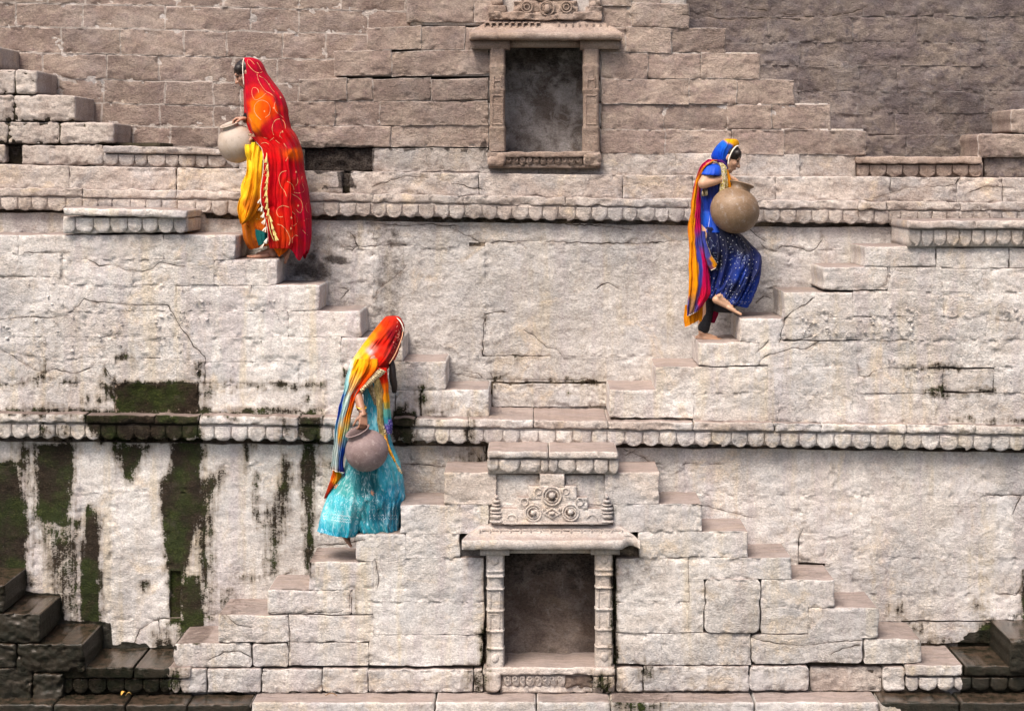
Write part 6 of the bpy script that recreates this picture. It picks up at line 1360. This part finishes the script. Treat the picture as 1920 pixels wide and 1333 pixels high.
ribbon(f, 'gold_fringe', (713, 790), (722, 812), vv(9, -3), vv(8, -4), -.20, -.20, M_GOLDF, n=24)
tube('waist_cord', [p(722, 806, -.2), p(729, 825, -.22), p(737, 842, -.23), p(745, 858, -.24)], .013, flat_mat('orange cord cloth', (.70, .30, .01), rough=.6, var=.3), root, rfn=lambda t: 1.15 - .5 * t)
tassels(f, 'cord_tassel', [p(745, 857, -.24), p(748, 862, -.24)], .085, .012, M_GOLDF, dirs=[(.55, -.05, -1)] * 2, jit=.18)
tube('veil_tassel', [p(649, 874, -.23), p(651, 882, -.235), p(650, 889, -.23)], .006, flat_mat('navy cord', (.01, .02, .12), rough=.6), root)
tassels(f, 'cord_tassel', [p(650, 890, -.235)], .04, .012, M_GOLDF, jit=.35)
def bangle(fig, x, y, z, rx, ry, rz, r, mat, tilt=0):
    tube('bangle', [fig.p(x + rx * math.cos(a), y + ry * math.sin(a) + tilt * math.cos(a), z - rz * math.sin(a)) for a in np.linspace(0, 6.283, 26)[:-1]], r, mat, fig.root, closed=True, n=8)
bangle(f, 683.2, 754.5, -.31, 8.6, 2.5, .042, .0075, flat_mat('gold bangle', (.70, .42, .08), rough=.25, metal=.7), 1.5)
bangle(f, 684.8, 759, -.328, 8.4, 2.5, .040, .004, flat_mat('dark bangle', (.04, .02, .015), rough=.3), 1.5)
bangle(f, 687.7, 766.5, -.355, 7.2, 2.0, .032, .0035, flat_mat('brown bangle', (.10, .04, .02), rough=.3), -1)
K2 = clay_mat('mauve fired clay', (.185, .125, .118), (.235, .168, .165), (.40, .33, .31), rough=.62, scr=.5)
pot('water_pot', 'mauve brown round clay pot hanging from the hand of the woman in turquoise', f.p(694.5, 833, -.36), Vector((-.36, -.22, .84)), .170, .161, K2, (.088, .098, .042))

# ============================================================== WOMAN IN BLUE
root = thing('person', 'woman in navy blue with yellow and pink veil, stepping up right with a brown pot', 'person', tuple(PW(1335, 642, 16.95)))
f = Fig(root, 16.95, SK3); p = f.p
hc = p(1367, 294, -.02); P = f.head(hc, 1, .55)
f.chain([p(1360, 308, -.01), p(1348, 322)], [.045, .052]); f.chain([p(1334, 322, -.15), p(1338, 322), p(1334, 322, .15)], [.055, .075, .055])
f.chain([p(1334, 330), p(1330, 370), p(1328, 420)], [.115, .10, .115]); f.chain([p(1330, 435, -.08), p(1330, 435, .08)], [.115, .115])
f.chain([p(1331, 319, -.19), p(1314, 344, -.25), p(1336, 339, -.24), p(1362, 331, -.18)], [.048, .045, .036, .026])
f.chain([p(1334, 320, .18), p(1345, 360, .2), p(1385, 400, .12)], [.048, .036, .027])
f.hand(p(1361, 331, -.18), Vector((.85, .25, -.35)), Vector((.15, .3, -1)), Vector((0, 1, .1)), curl=(.6, .8, .6), L=.16)
f.hand(p(1385, 400, .12), Vector((.7, -.2, -.5)), Vector((0, -1, .4)), Vector((0, 0, 1)))
f.chain([p(1328, 440, .08), p(1322, 520, .05), p(1322, 585, .02), p(1318, 618, 0)], [.10, .068, .056, .042])
f.foot(p(1304, 641, .0), p(1365, 641, -.02), Vector((0, 0, 1)), p(1318, 614, .0), Vector((0, 1, 0)))
f.chain([p(1335, 445, -.08), p(1398, 487, -.09), p(1345, 554, -.20)], [.10, .058, .042])
f.foot(p(1329, 562, -.25), p(1384, 588, -.27), Vector((.35, -.12, .9)).normalized(), p(1342, 555, -.22), Vector((0, -1, 0)))
f.build(); f.face_bits(P)
hm = Fig(root, 16.95, M_HAIR); hm.ell(P(-.010, .030), (f.hf, f.hr, f.hu), (.100, .081, .081)); hm.ell(P(-.05, -.01), (f.hf, f.hr, f.hu), (.06, .076, .075)); hm.cap(P(.045, .055, .045), P(.045, .055, -.045), .035, .035); hm.build(.005, 'hair')
f2 = Fig(root, 16.95, M_BLACKCLOTH)
f2.chain([p(1326, 500, .05), p(1327, 560, .04), p(1324, 590, .02), p(1320, 613, .0)], [.085, .072, .058, .050]); f2.cap(p(1320, 612, 0), p(1319.5, 616, 0), .051, .050)
f2.chain([p(1400, 490, -.08), p(1372, 560, -.03), p(1345, 562, -.06)], [.07, .075, .05]); f2.cap(p(1345, 578, .0), p(1370, 581, -.02), .035, .028); f2.build(.006, 'leggings')
BL_, NV = (0, 60, 190), (8, 18, 70)
bd = [(1330, 330, (0, 70, 200)), (1325, 320, (0, 80, 210)), (1330, 360, (10, 30, 110)), (1325, 385, (5, 60, 180)), (1320, 410, (0, 80, 200)), (1330, 420, (0, 70, 190)), (1340, 345, (5, 40, 130)), (1345, 400, (5, 50, 160))]
bl = loft(f, 'blouse', [(308, 1326, 1346, -.0, .10), (312, 1319, 1352, 0, .19), (325, 1313, 1356, 0, .215), (345, 1311, 1358, 0, .20), (370, 1310, 1356, 0, .185), (394, 1311, 1356, 0, .19), (400, 1310, 1358, 0, .20), (420, 1309.5, 1360, 0, .22), (435, 1310, 1362, 0, .23)], bd, C_SKIRT3, amp=.03, freq=6, skew=.01, seed=71)
sl_ = Fig(root, 16.95, None)
slv = loft(f, 'sleeve', [(309, 1324, 1342, -.19, .03), (312, 1319, 1346, -.2, .055), (319, 1315.5, 1347.5, -.215, .066), (325, 1312, 1347, -.225, .068, 2), (327.5, 1312, 1345, -.225, .067, 2)], bd, C_SKIRT3, amp=.008, freq=5, seed=72, nrow=30, nth=60)
nd = [(a_, b_, tuple(int(q * .72) for q in c_)) for a_, b_, c_ in [(1330, 450, (10, 25, 90)), (1360, 450, (8, 15, 65)), (1390, 460, (8, 15, 60)), (1340, 490, (6, 12, 50)), (1370, 500, (10, 50, 160)), (1400, 490, (15, 35, 110)), (1415, 490, (10, 45, 150)), (1380, 510, (10, 70, 200)), (1350, 520, (8, 40, 140)), (1400, 520, (8, 30, 110)), (1400, 550, (10, 75, 215)), (1370, 540, (8, 25, 90)), (1340, 550, (20, 60, 170)), (1390, 565, (10, 80, 215)), (1410, 530, (10, 70, 205)), (1375, 570, (10, 60, 180))]]
sk = loft(f, 'skirt', [(425, 1312, 1362, -.02, .20), (440, 1314, 1388, -.03, .215), (454, 1316, 1402, -.04, .22), (468, 1318, 1415, -.05, .225), (482, 1320, 1422.5, -.05, .225), (503, 1323, 1421.5, -.05, .225, 2), (526, 1325, 1417, -.05, .215, 4), (541, 1326, 1410, -.05, .20, 8), (549, 1326.5, 1403, -.05, .19, 16), (556, 1327, 1397, -.05, .18, 20)], nd, C_SKIRT3, amp=.075, freq=7, skew=-.022, seed=83, nrow=110, nth=180, ampf=lambda v: .3 + 1.0 * ss(.1, .6, v), sharp=2.)
bv = surf_bvh([sk])
pts = []
for _ in range(600):
    a, b = random.uniform(1318, 1421), random.uniform(440, 570)
    if all((a - q[0]) ** 2 + (b - q[1]) ** 2 > 42 for q in pts): pts.append((a, b))
motifs(f, bv, 'white_print', pts, .0056, M_WHITEBIT, 4)
stitch(f, bv, 'curl_print', [[(x + r_ * math.cos(a0 + t), y + r_ * math.sin(a0 + t)) for t in np.linspace(0, 4.2, 7)] for (x, y, r_, a0) in [(random.uniform(1330, 1410), random.uniform(445, 560), random.uniform(3, 6), random.uniform(0, 6)) for _ in range(26)]], .0014, flat_mat('pale blue thread', (.32, .40, .62), rough=.5))
stitch(f, bv, 'hem_line', [[(1328, 552), (1345, 556), (1360, 561), (1380, 565), (1400, 566)], [(1328, 555), (1345, 559), (1360, 564), (1380, 568), (1398, 569.5)]], .0022, flat_mat('lilac thread', (.45, .48, .75), rough=.5))
stitch(f, surf_bvh([bl]), 'kurta_border', [[(1331.5, 404), (1330, 415), (1327, 431)], [(1313, 429), (1320, 429.5), (1327, 431)]], .003, flat_mat('lilac border', (.50, .48, .72), rough=.5))
# veil over the head
hd = [(1350, 280, (20, 90, 210)), (1345, 290, (10, 70, 205)), (1356, 272, (30, 110, 220)), (1360, 290, (20, 85, 205)), (1362, 305, (40, 40, 120)), (1356, 315, (50, 30, 100)), (1368, 275, (30, 80, 180)), (1372, 268, (245, 175, 5)), (1380, 272, (235, 165, 5)), (1366, 264, (250, 180, 10)), (1376, 276, (225, 150, 0))]
hv = loft(f, 'head_veil', [(261.5, 1363, 1377, 0, .04), (262.8, 1358, 1380.5, 0, .065), (266, 1353, 1383.5, 0, .085), (274, 1345, 1384, 0, .10), (284, 1338, 1375, 0, .108, -3), (294, 1334.5, 1368, 0, .112, -2), (303, 1340, 1365, 0, .11), (313, 1349, 1362.5, -.0, .105), (322, 1356, 1361, 0, .10)], hd, C_VEIL, amp=.018, freq=5, skew=.03, seed=91, nrow=60, nth=110, sharp=3)
tube('veil_border', [p(1385.5, 274, -.05), p(1380, 274.5, -.085), p(1374, 279, -.11), p(1368, 288, -.125), p(1364, 298, -.128), p(1362.5, 309, -.125)], .0058, M_CREAM, root)
sheet(f, 'head_veil_fold', [(300, 1333, 1350, -.12), (308, 1345, 1358, -.14), (318, 1354, 1362, -.15), (324, 1357, 1362, -.15)], [(1345, 302, (90, 30, 110)), (1355, 315, (60, 30, 110)), (1337, 301, (190, 20, 110))], C_VEIL, amp=.01)
# long dupatta down the back
dd_ = [(1330, 299, (205, 10, 100)), (1318, 306, (210, 10, 100)), (1308, 318, (215, 20, 100)), (1300, 340, (225, 60, 60)), (1318, 312, (245, 150, 10)), (1305, 335, (250, 160, 0)), (1326, 306, (245, 150, 20)), (1303, 360, (255, 165, 0)), (1296, 370, (230, 90, 40)), (1297, 400, (255, 170, 0)), (1293, 425, (255, 165, 0)), (1306, 380, (205, 0, 90)), (1305, 420, (210, 0, 95)), (1295, 450, (255, 165, 0)), (1303, 450, (70, 60, 150)), (1309, 440, (205, 0, 100)), (1313, 455, (80, 80, 170)), (1296, 500, (255, 165, 0)), (1306, 490, (75, 75, 170)), (1296, 540, (255, 160, 0)), (1309, 520, (80, 70, 160)), (1315, 490, (190, 0, 90)), (1318, 520, (205, 0, 90)), (1322, 540, (215, 0, 90)), (1312, 545, (220, 40, 50)), (1318, 560, (225, 20, 60)), (1305, 560, (110, 60, 110)), (1290, 562, (110, 90, 140)), (1297, 565, (190, 140, 80)), (1290, 580, (90, 80, 170)), (1300, 585, (100, 80, 160))]
sheet(f, 'dupatta', [(299, 1326, 1342, -.18, 2), (304, 1318, 1334, -.2, 2), (313, 1309, 1322, -.205, 1), (335, 1301, 1311, -.18), (361, 1295.5, 1311, -.17), (400, 1291, 1311, -.17), (424, 1287, 1311, -.17), (456, 1289, 1316, -.18), (480, 1288.5, 1321, -.19), (503, 1288, 1326, -.2), (530, 1287.5, 1328, -.2), (550, 1287, 1327, -.2), (572, 1286, 1318, -.19, -6), (590, 1285, 1305, -.18, -10)], stripes([(298, [1331, 1336, 1345], [(205, 10, 100), (215, 20, 100), (240, 140, 20), (235, 150, 20)]), (313, [1310, 1315, 1330], [(210, 10, 100), (225, 40, 80), (250, 155, 5), (250, 160, 10)]), (335, [1302, 1306, 1313], [(215, 20, 95), (255, 160, 0), (255, 160, 0), (255, 160, 0)]), (361, [1297, 1303, 1313], [(225, 50, 60), (255, 165, 0), (205, 5, 95), (205, 5, 95)]), (400, [1291, 1300, 1313], [(255, 160, 0), (255, 165, 0), (210, 0, 95), (205, 0, 95)]), (424, [1290, 1299, 1312], [(250, 150, 0), (255, 165, 0), (210, 0, 95), (90, 60, 150)]), (445, [1290, 1299, 1307], [(250, 150, 0), (255, 165, 0), (85, 60, 150), (80, 85, 175)]), (456, [1290, 1300, 1306], [(250, 150, 0), (255, 165, 0), (75, 65, 160), (85, 90, 180)]), (480, [1290, 1303, 1311], [(250, 150, 0), (255, 165, 0), (70, 75, 175), (195, 0, 90)]), (503, [1290, 1306, 1313], [(250, 150, 0), (255, 168, 0), (70, 75, 175), (200, 0, 85)]), (530, [1290, 1305, 1312], [(250, 150, 0), (255, 165, 0), (80, 75, 165), (215, 0, 85)]), (548, [1290, 1302, 1308], [(245, 150, 0), (235, 150, 20), (110, 70, 130), (225, 20, 70)]), (560, [1290, 1299, 1305], [(110, 90, 160), (180, 130, 90), (120, 80, 140), (230, 20, 70)]), (580, [1289, 1298, 1304], [(90, 80, 170), (170, 125, 90), (95, 80, 165), (170, 50, 110)]), (595, [1289, 1297, 1303], [(90, 80, 170), (95, 80, 165), (90, 80, 170), (100, 80, 165)])]), C_VEIL, amp=.04, freq=3.4, skew=.001, seed=101, nrow=110, nu=50, bulge=.03, sharp=3.2, asp=.45, edge=[('bottom', .003, M_CREAM, 'dupatta_border')])
sheet(f, 'dupatta_layer', [(570, 1283, 1316, -.12), (590, 1280.5, 1315, -.12), (600, 1280, 1313, -.12), (612, 1282, 1311, -.12, -14)], [(1290, 595, (235, 150, 10)), (1305, 590, (215, 130, 20)), (1310, 600, (225, 140, 0))], C_VEIL, amp=.03, freq=2.5, seed=104, edge=[('bottom', .003, M_CREAM, 'dupatta_border')])
sheet(f, 'dupatta_layer', [(576, 1337, 1346, .03), (590, 1335, 1347, .03), (606, 1334, 1341, .03)], [(1340, 590, (150, 20, 60))], C_VEIL, amp=.02)
sheet(f, 'dupatta_layer', [(432, 1311, 1317, -.23), (455, 1314, 1321, -.24), (475, 1317, 1328, -.25), (492, 1321, 1338, -.25), (504, 1328, 1338, -.25, -5)], [(1314, 450, (70, 80, 175)), (1320, 475, (85, 85, 170)), (1324, 490, (100, 80, 140)), (1332, 485, (245, 160, 0)), (1336, 495, (245, 160, 0)), (1328, 500, (150, 90, 110))], C_VEIL, amp=.02, freq=2, seed=106, sharp=3.5, edge=[('bottom', .003, M_CREAM, 'dupatta_border'), ('right', .0028, M_GOLDF, 'gold_trim')])
sheet(f, 'gold_trim', [(306, 1340, 1350, -.20), (316, 1346, 1358, -.225), (335, 1346, 1360, -.225), (352, 1345, 1361, -.22), (360, 1343, 1354, -.22)], lambda a, b: np.stack([.35 + .5 * (vn(a * .7, b * .7, 3) > .45), .26 + .48 * (vn(a * .7, b * .7, 3) > .45), .10 + .45 * (vn(a * .7, b * .7, 3) > .55)], -1), cloth_mat('gold lace', rough=.35, metal=.3, bump=.6, crink_scale=90), amp=.015)
sheet(f, 'dupatta_front', [(318, 1354, 1361, -.20), (335, 1357, 1366, -.21), (350, 1359, 1369, -.20), (362, 1360, 1368, -.19)], [(1362, 340, (240, 150, 5)), (1358, 325, (225, 140, 10))], C_VEIL, amp=.012, freq=2)
ribbon(f, 'gold_fringe', (1312, 355), (1322, 354), vv(-1, 12), vv(0, 12), -.235, -.235, M_GOLDF, n=20)
tube('gold_trim', [p(1318, 310, -.235), p(1330, 304, -.235), p(1340, 306, -.23), p(1347, 312, -.23)], .006, M_GOLDF, root)
bangle(f, 1350.5, 335, -.205, 1.8, 7.0, .034, .003, flat_mat('thin gold bangle', (.75, .48, .15), rough=.3, metal=.6)); bangle(f, 1353.5, 334, -.20, 1.8, 6.8, .033, .003, flat_mat('thin gold bangle', (.75, .48, .15), rough=.3, metal=.6)); bangle(f, 1347.5, 336, -.21, 1.8, 7.2, .035, .0025, flat_mat('thin gold bangle', (.75, .48, .15), rough=.3, metal=.6))
K3 = clay_mat('burnished brown clay', (.19, .115, .060), (.25, .16, .09), (.36, .32, .29), rough=.5, scr=.45)  # grey mottling paints highlights into the brown clay
pot('water_pot', 'large brown clay pot with grey mottling carried in front by the woman in blue', f.p(1372, 393.5, -.26), Vector((.26, .10, .93)), .203, .188, K3, (.080, .100, .052))

# ============================================================== small things
def leaf(x, y, d, L, a, col, label):
    V = []; Fc = []; u = Vector((math.cos(a), math.sin(a) * .8, .12)).normalized(); w = u.cross(Vector((0, 0, 1))).normalized(); c = Vector(PW(x, y, d)) + Vector((0, 0, .012))
    n = 9
    for i in range(n):
        t = i / (n - 1); ww = L * .22 * math.sin(math.pi * t ** .8) + .0005
        for q in (-1, 0, 1): V.append(c + u * L * (t - .5) + w * ww * q + Vector((0, 0, abs(q) * .35 * ww + .02 * math.sin(t * 3))))
    for i in range(n - 1):
        for q in range(2): k = i * 3 + q; Fc.append((k, k + 3, k + 4, k + 1))
    o = mesh_obj('fallen_leaf', V, Fc, flat_mat('dry leaf', col, rough=.6, var=.3), None); m = o.modifiers.new('t', 'SOLIDIFY'); m.thickness = .0015
    tag(o, label, 'leaf', 'fallen leaves on the wet ledge')
leaf(231, 1304, 15.86, .055, 1.2, (.62, .33, .06), 'orange yellow leaf curled upright, largest of the two leaves on the wet ledge')
leaf(241, 1306, 15.84, .045, .1, (.66, .42, .12), 'smaller flat tan leaf beside the upright orange leaf on the wet ledge')
leaf(83, 1196, 16.1, .03, .4, (.70, .52, .35), 'tiny pale tan leaf on a wet dark step at lower left')
o = tube('twig', [PW(610, 1303, 15.85), Vector(PW(622, 1301, 15.84)) + Vector((0, 0, .01)), PW(632, 1304, 15.82)], .003, flat_mat('dry twig', (.25, .14, .06), rough=.8), None); tag(o, 'small dry twig lying on the pale stone ledge', 'twig')
